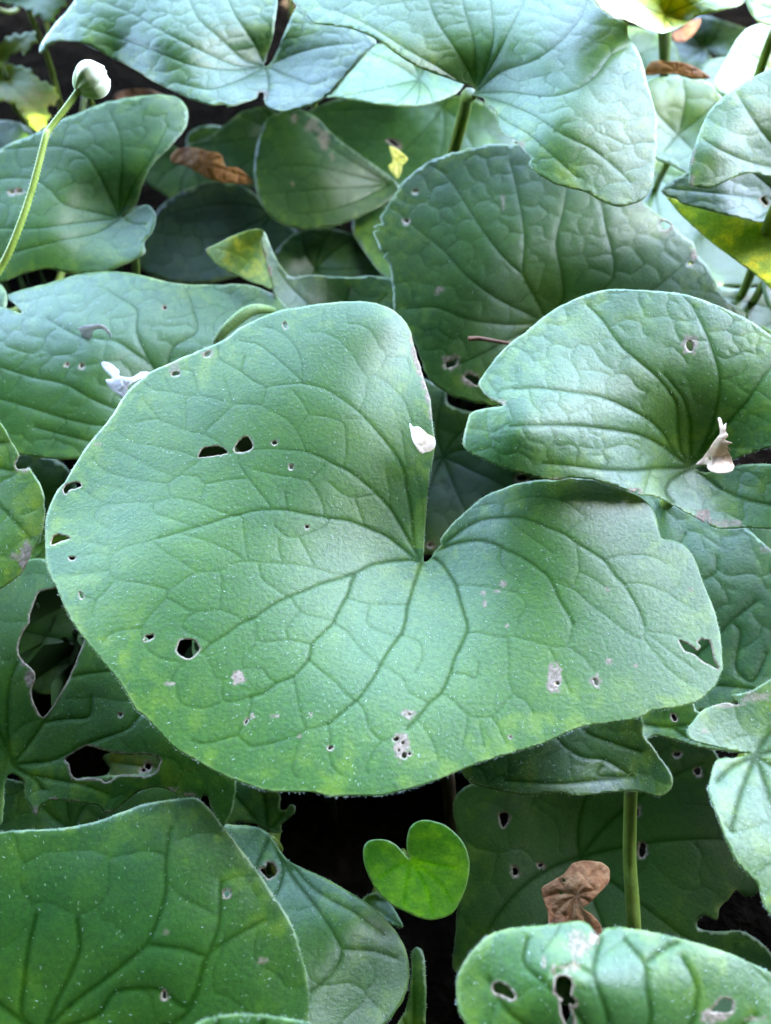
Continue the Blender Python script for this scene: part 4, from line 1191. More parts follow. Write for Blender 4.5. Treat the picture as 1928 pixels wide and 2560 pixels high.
# ---- left: the leaf with the fallen petals
leaf('wild_ginger_leaf', 'notched leaf with two shrivelled white petals lying on it', pxs(
    ('C', [(20, 235), (100, 205), (200, 180), (300, 150), (380, 134), (470, 130), (560, 140), (640, 160), (700, 174), (790, 185), (900, 186), (1000, 183), (1070, 195), (1160, 240), (1220, 330), (1200, 480), (1080, 570), (900, 600), (735, 690), (800, 760), (760, 860), (600, 910), (420, 920), (310, 915), (200, 910), (110, 898), (0, 880), (-140, 840), (-280, 720), (-330, 540), (-260, 380), (-120, 300), (0, 280), (40, 287), (92, 306), (60, 268)])),
     ('C', [(735, 680)]), .118, (.02, -.13), (.036, .112, .044), g=7, holes=[blob('C', 686, 283, 7), blob('C', 340, 525, 8), blob('C', 280, 520, 5)],
     veins=[px('C', v) for v in ([(735, 690), (600, 720), (480, 700), (380, 660), (270, 600), (130, 570), (0, 530), (-150, 500)], [(735, 680), (640, 530), (560, 470), (480, 420), (330, 400), (200, 330)], [(640, 530), (600, 460), (570, 380), (570, 290), (500, 240), (420, 190)], [(735, 680), (700, 560), (720, 450), (820, 380), (800, 270), (780, 210)], [(735, 690), (560, 760), (400, 770), (260, 740), (100, 690), (-80, 640)], [(735, 690), (600, 840), (450, 850), (300, 820), (150, 780)])],
     ctrl=[(440, 1010, 0), (100, 800, .4), (300, 700, .3), (600, 720, -.2), (250, 900, .35), (0, 900, .3), (180, 1130, -.7), (60, 1050, -.2), (0, 780, .2), (390, 950, -.05)],
     fun=.006, und=0, rad=.085, noise=.0012, cell=.0105, quilt=.0011, hair=350, seed=12)

# ---- the folded leaf behind the big one
fl, _, fb = leaf('wild_ginger_leaf', 'leaf folded over on itself with its yellow-green underside showing', pxs(
    ('U1', [(578, 730), (572, 640), (555, 560), (528, 450), (500, 330), (472, 240), (478, 185), (495, 158), (516, 182), (552, 272), (600, 372), (680, 470), (800, 465), (950, 470), (1100, 480), (1250, 470), (1420, 500), (1480, 640), (1400, 800), (1200, 900), (900, 950), (650, 900)])),
     ('U1', [(1000, 880)]), .108, (.0, -.40), (.034, .108, .030), g=7, und=0, rad=.07, cell=.012, quilt=.0006, seed=13,
     ctrl=[(840, 837, 0), (655, 585, 1.9), (672, 680, 1.5), (690, 770, 1.1), (740, 720, .5), (800, 700, .1), (1000, 740, 0), (700, 620, 1.5), (950, 850, 0)], dry=[('U1', (500, 320), (10, 40), .7), ('U1', (535, 450), (22, 40), .7), ('U1', (1105, 560), (8, 40), .3)],
     veins=[px('U1', v) for v in ([(1000, 880), (850, 700), (700, 560), (600, 430)], [(1000, 880), (1050, 700), (1100, 560)], [(1000, 880), (1200, 750), (1350, 600)])])
leaf('', '', pxs(('U1', [(100, 284), (180, 245), (300, 182), (420, 148), (498, 154), (474, 235), (503, 330), (530, 450), (556, 562), (480, 535), (420, 520), (330, 475), (230, 428), (160, 380), (122, 330)])),
     ('U1', [(500, 320)]), .138, (-.25, -.45), (.085, .170, .025), g=6, und=0, rad=.05, cell=.006, quilt=.0007, groove=.0004, seed=14, parent=fl, part='folded_flap', mats=[M['under'], M['top']],
     ctrl=[(655, 585, .55), (672, 680, .4), (560, 620, .2), (520, 625, -.2), (600, 700, .0), (660, 710, .25)], dry=[('U1', (105, 284), (10, 10))],
     veins=[px('U1', v) for v in ([(540, 540), (440, 420), (330, 330), (180, 280)], [(520, 450), (430, 330), (400, 230)])])


def rolled():
    pts = [at_z(p, z) for p, z in zip(px('U1', [(160, 945), (215, 865), (300, 785), (390, 722), (470, 700), (570, 712)]), (.150, .153, .155, .156, .155, .150))]
    c = spline3(pts, 7)
    q = np.linspace(0, 1, len(c))
    V, Fc = tube(c, .0016 * np.sin(np.pi * np.clip(q * .9 + .05, 0, 1)) ** .6 + .0004, 14)
    b = mesh_obj('rolled_margin', V, Fc, M['under'], fl)
    b.color = (.13, .21, .18, 1)
    for k_ in ('vein', 'dry', 'edge', 'young', 'mot', 'mid', 'marg'):
        attr(b, k_, np.zeros(len(V)))
    P = rng.integers(0, len(V), 700)
    ctr = c[np.clip(P // 14, 0, len(c) - 1)]
    D = V[P] - ctr
    D /= np.linalg.norm(D, axis=1)[:, None] + 1e-9
    Vh, Fh = hair_mesh(V[P], D, rng.uniform(.0003, .0008, len(P)), np.full(len(P), .00004))
    h = mesh_obj('hairs', Vh, Fh, M['hair'], b, smooth=False)
    h['kind'] = 'stuff'


rolled()

# ---- left edge
leaf('wild_ginger_leaf', 'yellow-green leaf with a brown blotch at its drooping tip', pxs(('C', [(-60, 640), (0, 755), (25, 790), (45, 835), (80, 895), (66, 925), (72, 952), (100, 952), (125, 948), (135, 965), (165, 1010), (182, 1060), (187, 1110), (185, 1180), (165, 1255), (130, 1310)]), ('E', [(95, 385), (30, 438), (0, 455), (-120, 480), (-260, 400), (-340, 200), (-320, -50), (-200, -280)])),
     ('P', [(-110, 1180)]), .150, (.10, -.42), (.070, .165, .024), g=7, und=.04, rad=.07, cell=.0105, quilt=.0006, hair=250, seed=15, dry=[('E', (110, 330), (30, 70), .9), ('E', (70, 320), (24, 14), .6), ('C', (100, 955), (30, 10), .8), ('C', (72, 920), (10, 22), .8)])

# ---- lower left: the ragged leaf
leaf('wild_ginger_leaf', 'ragged deep green leaf with large eaten holes and a torn lower edge', pxs(
    ('E', [(-150, 420), (-60, 380), (60, 340), (190, 330), (330, 380), (520, 560), (760, 820), (900, 1000), (985, 1180), (980, 1260)]), ('G', [(982, 340), (972, 430), (950, 480), (928, 512), (905, 480), (884, 440), (876, 400), (862, 380), (842, 376), (838, 392), (800, 388), (768, 390), (755, 372), (738, 378), (700, 358), (650, 346), (590, 358), (548, 390), (515, 412), (490, 440), (450, 456), (428, 448), (412, 425), (380, 418), (330, 408), (270, 406), (225, 398), (185, 416), (165, 440), (146, 462), (130, 430),
           (108, 385), (100, 330), (84, 305), (50, 290), (22, 318), (18, 400), (5, 505), (-80, 560), (-260, 420), (-320, 150), (-300, -200)])),
     ('E', [(38, 1172)]), .094, (.0, -.15), (.044, .132, .022), g=6,
     holes=[px('U7', [(330, 135), (460, 105), (560, 120), (660, 330), (700, 520), (660, 640), (610, 760), (560, 870), (510, 960), (470, 1030), (420, 1110), (355, 1178), (310, 1120), (270, 1020), (262, 930), (290, 870), (285, 800), (245, 755), (195, 710), (152, 640), (160, 540), (200, 450), (242, 390), (250, 320), (290, 210)]),
            px('U7', [(545, 1530), (600, 1480), (680, 1430), (740, 1415), (850, 1450), (960, 1475), (1090, 1490), (1200, 1485), (1310, 1510), (1335, 1545), (1300, 1630), (1220, 1665), (1120, 1660), (1000, 1655), (940, 1690), (880, 1720), (830, 1690), (740, 1680), (630, 1690), (590, 1640), (575, 1570)]), blob('U7', 1008, 1155, 15, 17)],
     veins=[px('U7', v) for v in ([(110, 1560), (180, 1480), (270, 1360), (360, 1220), (470, 1050), (560, 860), (640, 700)], [(110, 1560), (40, 1400), (-20, 1260), (-60, 1000)], [(120, 1570), (250, 1560), (420, 1540), (560, 1480), (700, 1410), (860, 1350), (1050, 1280), (1180, 1150), (1350, 1050)], [(570, 840), (700, 820), (830, 800), (930, 790)], [(110, 1580), (220, 1650), (420, 1690), (700, 1740), (900, 1820)], [(360, 1220), (560, 1190), (740, 1170), (760, 1000)], [(100, 1560), (60, 1300), (80, 900), (230, 540)], [(110, 1580), (300, 1700), (350, 1780)])],
     ctrl=[(30, 1900, 0), (200, 1650, .4), (400, 1850, .3), (560, 2000, -.5), (250, 2020, -.3), (0, 1600, .2), (480, 1700, .2)],
     fun=.005, und=0, rad=.085, cell=.013, quilt=.0006, hair=350, seed=16, rag=1.0, hole_rim=.0005, dry=[('U7', (255, 850), (40, 60)), ('U7', (205, 730), (26, 16)), ('U7', (500, 885), (24, 20)), ('U7', (620, 650), (26, 60)), ('U7', (720, 1690), (110, 14), .8), ('U7', (560, 1550), (16, 30), .7), ('U7', (450, 1860), (30, 18), .9), ('U7', (600, 1875), (60, 16), .9), ('U7', (300, 1960), (22, 40), .9), ('U7', (940, 1960), (60, 14), .7), ('U7', (1440, 1780), (60, 16), .8), ('U7', (1590, 1820), (40, 16), .8)])
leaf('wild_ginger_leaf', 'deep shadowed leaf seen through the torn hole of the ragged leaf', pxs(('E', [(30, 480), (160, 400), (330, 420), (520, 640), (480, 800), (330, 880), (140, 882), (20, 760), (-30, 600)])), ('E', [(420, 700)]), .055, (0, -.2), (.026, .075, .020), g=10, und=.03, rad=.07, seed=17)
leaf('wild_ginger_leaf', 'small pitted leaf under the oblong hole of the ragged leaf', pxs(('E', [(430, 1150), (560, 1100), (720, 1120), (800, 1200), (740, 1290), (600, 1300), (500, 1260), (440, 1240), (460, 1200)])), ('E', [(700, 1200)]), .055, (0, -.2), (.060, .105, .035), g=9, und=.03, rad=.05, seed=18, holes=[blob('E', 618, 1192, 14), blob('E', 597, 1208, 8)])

# ---- bottom left
leaf('wild_ginger_leaf', 'big dark matte leaf spreading beneath the ragged leaf', pxs(('G', [(-150, 560), (0, 533), (120, 524), (250, 518), (400, 490), (500, 452), (620, 412), (740, 395), (820, 392), (860, 425), (930, 510), (1000, 600), (1070, 690), (1130, 780), (1190, 870), (1230, 950), (1258, 1040), (1278, 1130), (1288, 1220), (1278, 1330), (1230, 1480), (1100, 1600), (800, 1680), (450, 1660), (100, 1560), (-150, 1350), (-260, 1000), (-240, 720)])),
     ('G', [(180, 1370)]), .122, (.03, -.26), (.034, .106, .032), g=7, holes=[blob('G', 944, 792, 13, 17), blob('G', 683, 1215, 9, 20)],
     veins=[px('G', v) for v in ([(180, 1370), (300, 1250), (420, 1160), (520, 1080), (610, 1000), (660, 890), (690, 780), (690, 660), (710, 520)], [(180, 1370), (230, 1250), (290, 1130), (330, 1020), (320, 900)], [(170, 1370), (90, 1300), (100, 1150), (120, 1000), (150, 880)], [(190, 1370), (400, 1300), (480, 1200), (660, 1190), (780, 1260), (860, 1060), (910, 920), (920, 740)], [(200, 1375), (450, 1400), (740, 1320), (820, 1200), (870, 1040), (1100, 900)], [(160, 1370), (0, 1250), (-100, 1100)], [(610, 1000), (760, 1020), (850, 1050)], [(200, 1380), (500, 1500), (900, 1500)])],
     ctrl=[(110, 2580, 0), (500, 2000, .05), (300, 2150, .2), (420, 2050, .12), (200, 2100, .0), (0, 2090, -.1), (650, 2300, .1), (760, 2500, -.2), (400, 2400, .4)],
     fun=.004, und=0, rad=.11, cell=.0125, quilt=.0009, groove=.0004, hair=450, seed=19, dry=[('G', (683, 1215), (16, 26), .6), ('G', (690, 950), (16, 14), .5), ('G', (1095, 1070), (20, 14), .5)])
leaf('wild_ginger_leaf', 'dark leaf with a jagged round hole between the matte leaf and the small heart leaf', pxs(('G', [(760, 480), (930, 500), (1050, 508), (1110, 530), (1135, 560), (1190, 640), (1230, 668), (1300, 700), (1400, 750), (1500, 810), (1580, 872), (1640, 935), (1685, 1010), (1705, 1090), (1700, 1180), (1670, 1250), (1610, 1330), (1480, 1440), (1250, 1480), (950, 1400), (760, 1200), (700, 900), (690, 650)])),
     ('G', [(1125, 545)]), .078, (.0, -.10), (.036, .115, .042), g=8, holes=[px('G', [(1085, 690), (1110, 680), (1115, 660), (1140, 668), (1155, 690), (1148, 712), (1120, 728), (1100, 710)])],
     veins=[px('G', v) for v in ([(1125, 545), (1180, 680), (1160, 780), (1140, 800)], [(1125, 545), (1220, 720), (1330, 860), (1420, 1020), (1380, 1130), (1290, 1200)], [(1125, 545), (1060, 700), (1000, 900)], [(1420, 1020), (1560, 1030), (1650, 1060)], [(1130, 550), (1300, 760), (1500, 880), (1600, 960)])],
     ctrl=[(675, 2087, 0), (900, 2300, .3), (1010, 2450, -.3), (700, 2200, .2), (950, 2240, -.2)], fun=.004, und=0, rad=.08, cell=.013, quilt=.0006, hair=300, seed=20)
leaf('wild_ginger_leaf', 'fragment of leaf with a hooked vein tip beside the dark gap', pxs(('U8', [(40, 100), (150, 110), (300, 150), (380, 205), (380, 290), (420, 295), (440, 265), (470, 275), (470, 310), (430, 355), (380, 390), (395, 430), (330, 430), (240, 380), (150, 370), (50, 380), (-40, 250)])), ('U8', [(300, 430)]), .070, (0, -.15), (.034, .10, .045), g=7, und=.03, rad=.05, seed=21)
leaf('wild_ginger_leaf', 'hairy leaf edge rising over the lower margin of the matte leaf', pxs(('G', [(790, 1345), (880, 1306), (980, 1292), (1100, 1295), (1200, 1310), (1300, 1335), (1380, 1450), (1300, 1650), (950, 1700), (700, 1600), (700, 1430)])), ('G', [(1000, 1620)]), .155, (.0, -.0), (.042, .125, .048), g=7, und=.03, rad=.06, hair=300, seed=22, quilt=.0006)

# ---- the small heart leaf
leaf('heart_leaflet', 'small smooth heart-shaped bright green seedling leaf in the dark gap', pxs(('U8', [(1148, 585), (1136, 540), (1136, 470), (1150, 410), (1180, 375), (1230, 357), (1290, 362), (1360, 385), (1420, 430), (1465, 480), (1495, 540), (1510, 610), (1505, 690), (1485, 770), (1450, 850), (1410, 910), (1350, 940), (1280, 953), (1210, 940), (1130, 905), (1050, 865), (985, 810), (935, 745), (900, 670), (880, 610), (875, 550), (885, 505), (915, 478), (970, 470), (1030, 480), (1080, 510), (1115, 550)])),
     ('U8', [(1160, 590)]), .085, (.0, -.25), (.090, .290, .008), g=6, und=.02, rad=.03, cell=.006, quilt=.0002, groove=.00012, noise=.0005, fun=.001, margin=False, seed=23, young=1.0, netgain=.5, rag=.15, pet_r=.0007, group='small seedling leaves', thick=.0003,
     veins=[px('U8', v) for v in ([(1160, 590), (1230, 720), (1270, 820), (1290, 920)], [(1160, 590), (1060, 640), (980, 700)], [(1160, 590), (1300, 620), (1420, 640)], [(1160, 590), (1130, 740), (1120, 850)], [(1160, 590), (1330, 730), (1400, 840)])])

# ---- lower right
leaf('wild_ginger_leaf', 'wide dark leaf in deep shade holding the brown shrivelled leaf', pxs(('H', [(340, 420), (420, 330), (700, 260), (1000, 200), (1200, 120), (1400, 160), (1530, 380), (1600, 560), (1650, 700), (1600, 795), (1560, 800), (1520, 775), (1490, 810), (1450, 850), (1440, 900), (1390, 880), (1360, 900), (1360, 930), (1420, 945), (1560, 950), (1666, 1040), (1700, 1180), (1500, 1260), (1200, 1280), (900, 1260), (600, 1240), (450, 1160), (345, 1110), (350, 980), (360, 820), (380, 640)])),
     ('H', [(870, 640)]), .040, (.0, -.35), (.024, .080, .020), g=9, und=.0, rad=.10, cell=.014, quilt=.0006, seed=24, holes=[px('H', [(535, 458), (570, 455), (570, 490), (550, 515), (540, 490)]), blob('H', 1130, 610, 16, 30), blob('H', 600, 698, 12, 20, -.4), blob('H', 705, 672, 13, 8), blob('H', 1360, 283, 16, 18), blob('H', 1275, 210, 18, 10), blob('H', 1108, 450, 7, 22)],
     ctrl=[(1450, 2144, 0), (1200, 2060, .2), (1700, 2200, .3), (1400, 2350, .0), (1800, 2000, .4), (1200, 2400, -.2)])
dk = leaf('wild_ginger_leaf', 'bluish leaf tucked below the broad leaf on a thick upright stalk', pxs(('H', [(380, 280), (420, 330), (500, 355), (600, 375), (690, 382), (715, 372), (800, 371), (830, 382), (900, 380), (1000, 368), (1090, 362), (1140, 372), (1200, 385), (1240, 362), (1258, 325), (1240, 270), (1200, 220), (1165, 165), (1132, 130), (1128, 60), (1060, -100), (800, -180), (560, -100), (400, 80)])),
     ('H', [(1085, 300)]), .116, (.0, .02), (.036, .105, .060), g=6, und=0, rad=.06, cell=.0095, quilt=.0006, hair=300, seed=25, ctrl=[(1500, 1900, 0), (1200, 1960, -.1), (1400, 1860, .35), (1650, 1960, -.1), (1600, 1850, .1)],
     veins=[px('H', v) for v in ([(1085, 300), (980, 235), (880, 220), (800, 170), (760, 120)], [(1125, 200), (1000, 160), (900, 120), (860, 60)], [(1085, 300), (950, 300), (960, 260)], [(1085, 300), (800, 330), (560, 320)])],
     petiole=[('H', (1083, 350), .096), ('H', (1080, 480), .078), ('H', (1078, 650), .066), ('H', (1088, 800), .06), ('H', (1098, 960), .05), ('H', (1105, 1100), .01)], pet_r=.0018)
leaf('wild_ginger_leaf', 'green leaf with a raised keel-like vein between the broad leaf and the white-edged leaf', pxs(('U4', [(590, 250), (760, 150), (1000, 180), (1060, 260), (1300, 300), (1500, 420), (1520, 600), (1440, 610), (1250, 590), (1050, 560), (900, 510), (760, 470), (680, 465), (620, 510), (585, 480), (580, 380)])),
     ('U4', [(600, 370)]), .118, (.0, -.15), (.040, .120, .030), g=6, und=.02, rad=.05, seed=26, quilt=.0006, holes=[blob('U4', 858, 310, 22, 30, -.5)], veins=[px('U4', v) for v in ([(600, 370), (720, 380), (850, 400), (950, 470), (1100, 530), (1300, 580)], [(600, 370), (800, 390), (1000, 370), (1150, 350)])])
leaf('wild_ginger_leaf', 'bluish-green leaf showing beyond the right lobe of the broad leaf', pxs(('F', [(900, -40), (1100, 20), (1180, 60), (1400, 160), (1550, 195), (1620, 250), (1700, 330), (1790, 480), (1800, 640), (1760, 760), (1666, 830), (1600, 885), (1520, 925), (1400, 960), (1250, 970), (1050, 900), (950, 600), (900, 300)])),
     ('F', [(1180, 860)]), .114, (.0, -.12), (.038, .115, .052), g=8, und=0, rad=.085, cell=.012, quilt=.0011, seed=27, ctrl=[(1640, 1720, 0), (1650, 1330, .2), (1800, 1400, .5), (1850, 1600, .3), (1600, 1450, .0)],
     veins=[px('F', v) for v in ([(1180, 860), (1300, 780), (1400, 690), (1500, 590), (1600, 510)], [(1180, 860), (1250, 650), (1330, 450), (1430, 390), (1440, 320)], [(1180, 860), (1350, 850), (1500, 860), (1590, 870)], [(1500, 590), (1540, 640), (1520, 780), (1590, 840), (1650, 720)], [(1180, 860), (1200, 600), (1250, 350), (1310, 220)])], dry=[('F', (1640, 290), (30, 10), .6)])
leaf('wild_ginger_leaf', 'pale leaf with a whitened edge split by a sharp notch', pxs(('F', [(1760, 780), (1666, 828), (1600, 868), (1560, 885), (1500, 898), (1530, 935), (1480, 928), (1440, 936), (1385, 955), (1345, 1000), (1314, 1048), (1330, 1085), (1400, 1102), (1490, 1125), (1582, 1140), (1520, 1156), (1448, 1162), (1424, 1200), (1400, 1290)]), ('H', [(1398, 345), (1420, 420), (1450, 490), (1480, 570), (1510, 640), (1560, 700), (1610, 750), (1630, 825), (1670, 890), (1760, 960), (1900, 900), (2020, 650), (2050, 300), (1950, 50), (1850, -60)])),
     ('P', [(1890, 1890)]), .152, (-.08, -.05), (.048, .125, .062), g=6, und=0, rad=.075, cell=.010, quilt=.0006, hair=450, seed=28, ctrl=[(1890, 1890, 0), (1730, 1840, .1), (1800, 1760, .02), (1780, 2000, .2), (1900, 2250, -.2), (1900, 1700, .0)], dry=[('F', (1470, 935), (70, 10), .7), ('F', (1600, 905), (60, 22), .6), ('F', (1390, 1045), (12, 10), .7)])
leaf('wild_ginger_leaf', 'leaf with a frosty white scar and two ragged holes above the brown shrivelled leaf', pxs(('H', [(357, 1210), (358, 1150), (380, 1090), (420, 1030), (480, 970), (550, 940), (620, 930), (720, 920), (820, 908), (870, 903), (908, 918), (928, 948), (945, 966), (962, 952), (978, 933), (1050, 930), (1150, 945), (1260, 970), (1370, 1000), (1470, 1030), (1560, 1068), (1666, 1120), (1800, 1210), (1900, 1400), (1800, 1650), (1500, 1760), (1000, 1750), (650, 1650), (450, 1480), (395, 1340), (365, 1280)])),
     ('H', [(1020, 1560)]), .150, (.0, .04), (.043, .118, .048), g=5.5,
     holes=[px('H', [(508, 1175), (530, 1160), (570, 1180), (595, 1210), (590, 1230), (550, 1215), (515, 1200)]), px('H', [(770, 1150), (785, 1132), (825, 1140), (838, 1165), (832, 1215), (855, 1240), (845, 1262), (826, 1255), (845, 1320), (830, 1350), (800, 1310), (790, 1250), (800, 1235), (768, 1200)]), px('H', [(1416, 1280), (1440, 1250), (1462, 1228), (1505, 1240), (1500, 1280), (1470, 1285), (1440, 1282)])],
     veins=[px('H', v) for v in ([(1020, 1560), (990, 1320), (930, 1120), (940, 1040), (960, 970)], [(1020, 1560), (880, 1320), (740, 1180), (640, 1080), (650, 980)], [(1020, 1560), (750, 1400), (580, 1290), (490, 1150)], [(1025, 1560), (1160, 1340), (1150, 1180), (1140, 1080), (1060, 980)], [(1030, 1560), (1300, 1400), (1360, 1200), (1300, 1060)], [(1140, 1080), (1220, 1020), (1280, 990)], [(930, 1120), (840, 1080), (760, 1120)], [(1040, 1560), (1400, 1450), (1600, 1300)])],
     ctrl=[(1540, 2600, 0), (1300, 2330, .2), (1150, 2480, -.3), (1500, 2310, -.1), (1750, 2400, -.1), (1450, 2450, .5), (1900, 2470, -.4)], fun=.003, und=0, rad=.10, cell=.0115, quilt=.0008, hair=260, seed=29, hole_rim=.0005,
     dry=[('H', (860, 1010), (48, 60), .75), ('H', (925, 975), (24, 26), .8), ('H', (830, 1100), (40, 22), .6), ('H', (720, 1070), (10, 30), .7), ('H', (760, 1110), (10, 30), .7), ('H', (1430, 1300), (60, 26), .9), ('H', (1600, 1310), (40, 10), .5)])

# ---- right edge and top right
leaf('wild_ginger_leaf', 'pale leaf curling over the bluish leaf with a yellow-lit lip', pxs(('B', [(1335, 775), (1322, 740), (1325, 690), (1340, 635), (1370, 540), (1410, 462), (1470, 400), (1560, 340), (1666, 285), (1800, 240), (1950, 330), (2000, 520), (1900, 700), (1780, 760), (1666, 742), (1600, 722), (1540, 728), (1480, 755), (1410, 785)])),
     ('P', [(1990, 420)]), .190, (.0, -.30), (.055, .145, .058), g=8, und=0, rad=.06, cell=.010, quilt=.0007, seed=30, ctrl=[(1990, 420, 0), (1760, 300, .3), (1730, 450, -.1), (1850, 430, .0), (1900, 250, .5), (1800, 370, .35)], dry=[('B', (1335, 650), (10, 50), .6), ('B', (1335, 760), (12, 30), .7)])
leaf('wild_ginger_leaf', 'bluish leaf with a yellow spot under the curling pale leaf', pxs(('B', [(1208, 795), (1225, 775), (1265, 748), (1320, 715), (1420, 640), (1600, 580), (1800, 620), (1900, 800), (1800, 950), (1666, 937), (1560, 915), (1450, 890), (1370, 868), (1295, 850), (1270, 830), (1230, 820)])),
     ('P', [(1960, 500)]), .168, (.0, -.12), (.040, .105, .070), g=8, und=0, rad=.06, cell=.009, quilt=.0010, seed=31, ctrl=[(1960, 500, 0), (1660, 480, -.1), (1800, 480, .3), (1900, 545, -.2)], holes=[blob('B', 1640, 838, 12, 20, -.5)])
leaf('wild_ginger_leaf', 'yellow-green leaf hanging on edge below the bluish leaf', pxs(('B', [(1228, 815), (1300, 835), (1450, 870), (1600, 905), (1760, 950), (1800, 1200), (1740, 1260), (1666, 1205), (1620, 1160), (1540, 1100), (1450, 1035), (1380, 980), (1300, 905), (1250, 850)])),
     ('P', [(1975, 590)]), .158, (-.35, -.75), (.22, .40, .06), g=8, und=0, rad=.06, cell=.0065, quilt=.0006, seed=32, mats=[M['under'], M['top']], ctrl=[(1975, 590, 0), (1680, 510, .1), (1800, 600, .2), (1920, 700, 0)])  # glow of sun through the blade is put into its brighter colour
leaf('wild_ginger_leaf', 'flat shaded leaf between the nibbled leaf and the yellow-green hanging leaf', pxs(('B', [(1150, 640), (1190, 660), (1260, 685), (1330, 725), (1450, 830), (1600, 980), (1680, 1100), (1620, 1185), (1500, 1195), (1400, 1190), (1300, 1100), (1180, 960), (1080, 820), (1080, 700)])),
     ('B', [(1180, 720)]), .088, (.0, -.30), (.045, .135, .020), g=10, und=.02, rad=.07, seed=33, quilt=.0004)
leaf('wild_ginger_leaf', 'olive leaf beyond the far end of the quilted leaf', pxs(('B', [(1400, 1190), (1500, 1200), (1620, 1195), (1760, 1160), (1850, 1300), (1800, 1480), (1660, 1500), (1500, 1420), (1380, 1290)])), ('B', [(1750, 1300)]), .095, (-.1, -.25), (.075, .145, .022), g=10, und=.03, rad=.06, seed=34)
leaf('wild_ginger_leaf', 'hazy green leaf behind the pale silvery leaf with a dark branching vein', pxs(('B', [(1090, 400), (1150, 335), (1230, 320), (1320, 322), (1400, 340), (1450, 385), (1480, 450), (1450, 560), (1390, 660), (1330, 725), (1250, 690), (1180, 660), (1120, 560)])), ('B', [(1280, 560)]), .140, (.0, -.45), (.070, .165, .040), g=9, und=.03, rad=.06, cell=.012, quilt=.0012, seed=35,
     veins=[px('B', v) for v in ([(1280, 560), (1300, 480), (1310, 400), (1300, 330)], [(1280, 560), (1380, 480), (1440, 420)], [(1280, 560), (1200, 480), (1160, 400)], [(1280, 560), (1220, 630)], [(1280, 560), (1340, 620)])])
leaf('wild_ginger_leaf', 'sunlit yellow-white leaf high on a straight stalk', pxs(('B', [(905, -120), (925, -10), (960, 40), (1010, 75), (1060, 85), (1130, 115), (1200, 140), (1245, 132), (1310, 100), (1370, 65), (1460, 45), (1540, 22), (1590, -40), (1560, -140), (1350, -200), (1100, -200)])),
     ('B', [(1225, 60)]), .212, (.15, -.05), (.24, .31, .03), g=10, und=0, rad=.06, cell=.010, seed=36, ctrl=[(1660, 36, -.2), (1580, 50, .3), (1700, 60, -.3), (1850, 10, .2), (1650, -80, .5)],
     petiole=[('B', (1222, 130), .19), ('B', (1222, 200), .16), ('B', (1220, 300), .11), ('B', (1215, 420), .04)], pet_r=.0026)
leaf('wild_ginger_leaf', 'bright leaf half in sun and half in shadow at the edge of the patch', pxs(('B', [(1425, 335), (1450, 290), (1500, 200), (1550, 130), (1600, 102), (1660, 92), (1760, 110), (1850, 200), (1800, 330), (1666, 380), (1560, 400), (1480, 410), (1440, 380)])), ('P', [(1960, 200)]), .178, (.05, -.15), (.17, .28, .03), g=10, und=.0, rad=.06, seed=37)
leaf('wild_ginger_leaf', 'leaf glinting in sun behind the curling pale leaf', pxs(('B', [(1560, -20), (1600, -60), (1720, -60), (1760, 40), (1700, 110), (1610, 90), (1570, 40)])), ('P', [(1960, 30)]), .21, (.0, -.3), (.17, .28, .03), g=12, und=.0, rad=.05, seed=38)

# ---- lower layer seen in the gaps
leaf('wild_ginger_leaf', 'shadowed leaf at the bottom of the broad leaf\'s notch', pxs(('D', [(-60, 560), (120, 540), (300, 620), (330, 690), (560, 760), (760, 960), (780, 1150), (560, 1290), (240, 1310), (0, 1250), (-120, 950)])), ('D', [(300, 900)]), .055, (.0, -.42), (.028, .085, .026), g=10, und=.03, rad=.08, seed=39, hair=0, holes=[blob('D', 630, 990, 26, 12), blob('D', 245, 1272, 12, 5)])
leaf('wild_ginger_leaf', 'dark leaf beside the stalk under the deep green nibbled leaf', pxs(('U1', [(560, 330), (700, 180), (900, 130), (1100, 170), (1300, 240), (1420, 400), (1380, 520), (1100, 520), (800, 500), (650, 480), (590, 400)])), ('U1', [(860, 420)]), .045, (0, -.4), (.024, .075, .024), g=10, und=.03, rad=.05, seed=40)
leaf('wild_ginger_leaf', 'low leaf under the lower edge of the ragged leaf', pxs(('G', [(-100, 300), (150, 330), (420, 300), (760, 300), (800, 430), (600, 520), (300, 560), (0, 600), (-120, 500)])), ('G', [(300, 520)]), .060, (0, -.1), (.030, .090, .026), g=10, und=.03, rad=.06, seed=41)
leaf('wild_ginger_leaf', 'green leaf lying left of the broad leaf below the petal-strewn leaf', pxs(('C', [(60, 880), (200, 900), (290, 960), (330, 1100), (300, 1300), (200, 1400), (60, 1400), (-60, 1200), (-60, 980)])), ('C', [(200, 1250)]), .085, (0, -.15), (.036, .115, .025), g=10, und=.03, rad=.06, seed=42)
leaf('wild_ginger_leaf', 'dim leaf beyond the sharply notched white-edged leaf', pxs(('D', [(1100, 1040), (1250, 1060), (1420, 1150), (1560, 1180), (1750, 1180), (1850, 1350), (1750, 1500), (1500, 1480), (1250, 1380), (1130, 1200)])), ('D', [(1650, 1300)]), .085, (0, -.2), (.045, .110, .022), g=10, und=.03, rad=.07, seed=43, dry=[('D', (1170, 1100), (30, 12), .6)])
leaf('wild_ginger_leaf', 'small dark leaf at the foot of the jagged-holed leaf', pxs(('U8', [(1080, 1570), (1130, 1480), (1160, 1300), (1165, 1140), (1200, 1110), (1235, 1150), (1250, 1300), (1250, 1500), (1240, 1650), (1150, 1720), (1060, 1680)])), ('U8', [(1180, 1650)]), .05, (0, -.05), (.040, .115, .025), g=9, und=.03, rad=.04, seed=44)
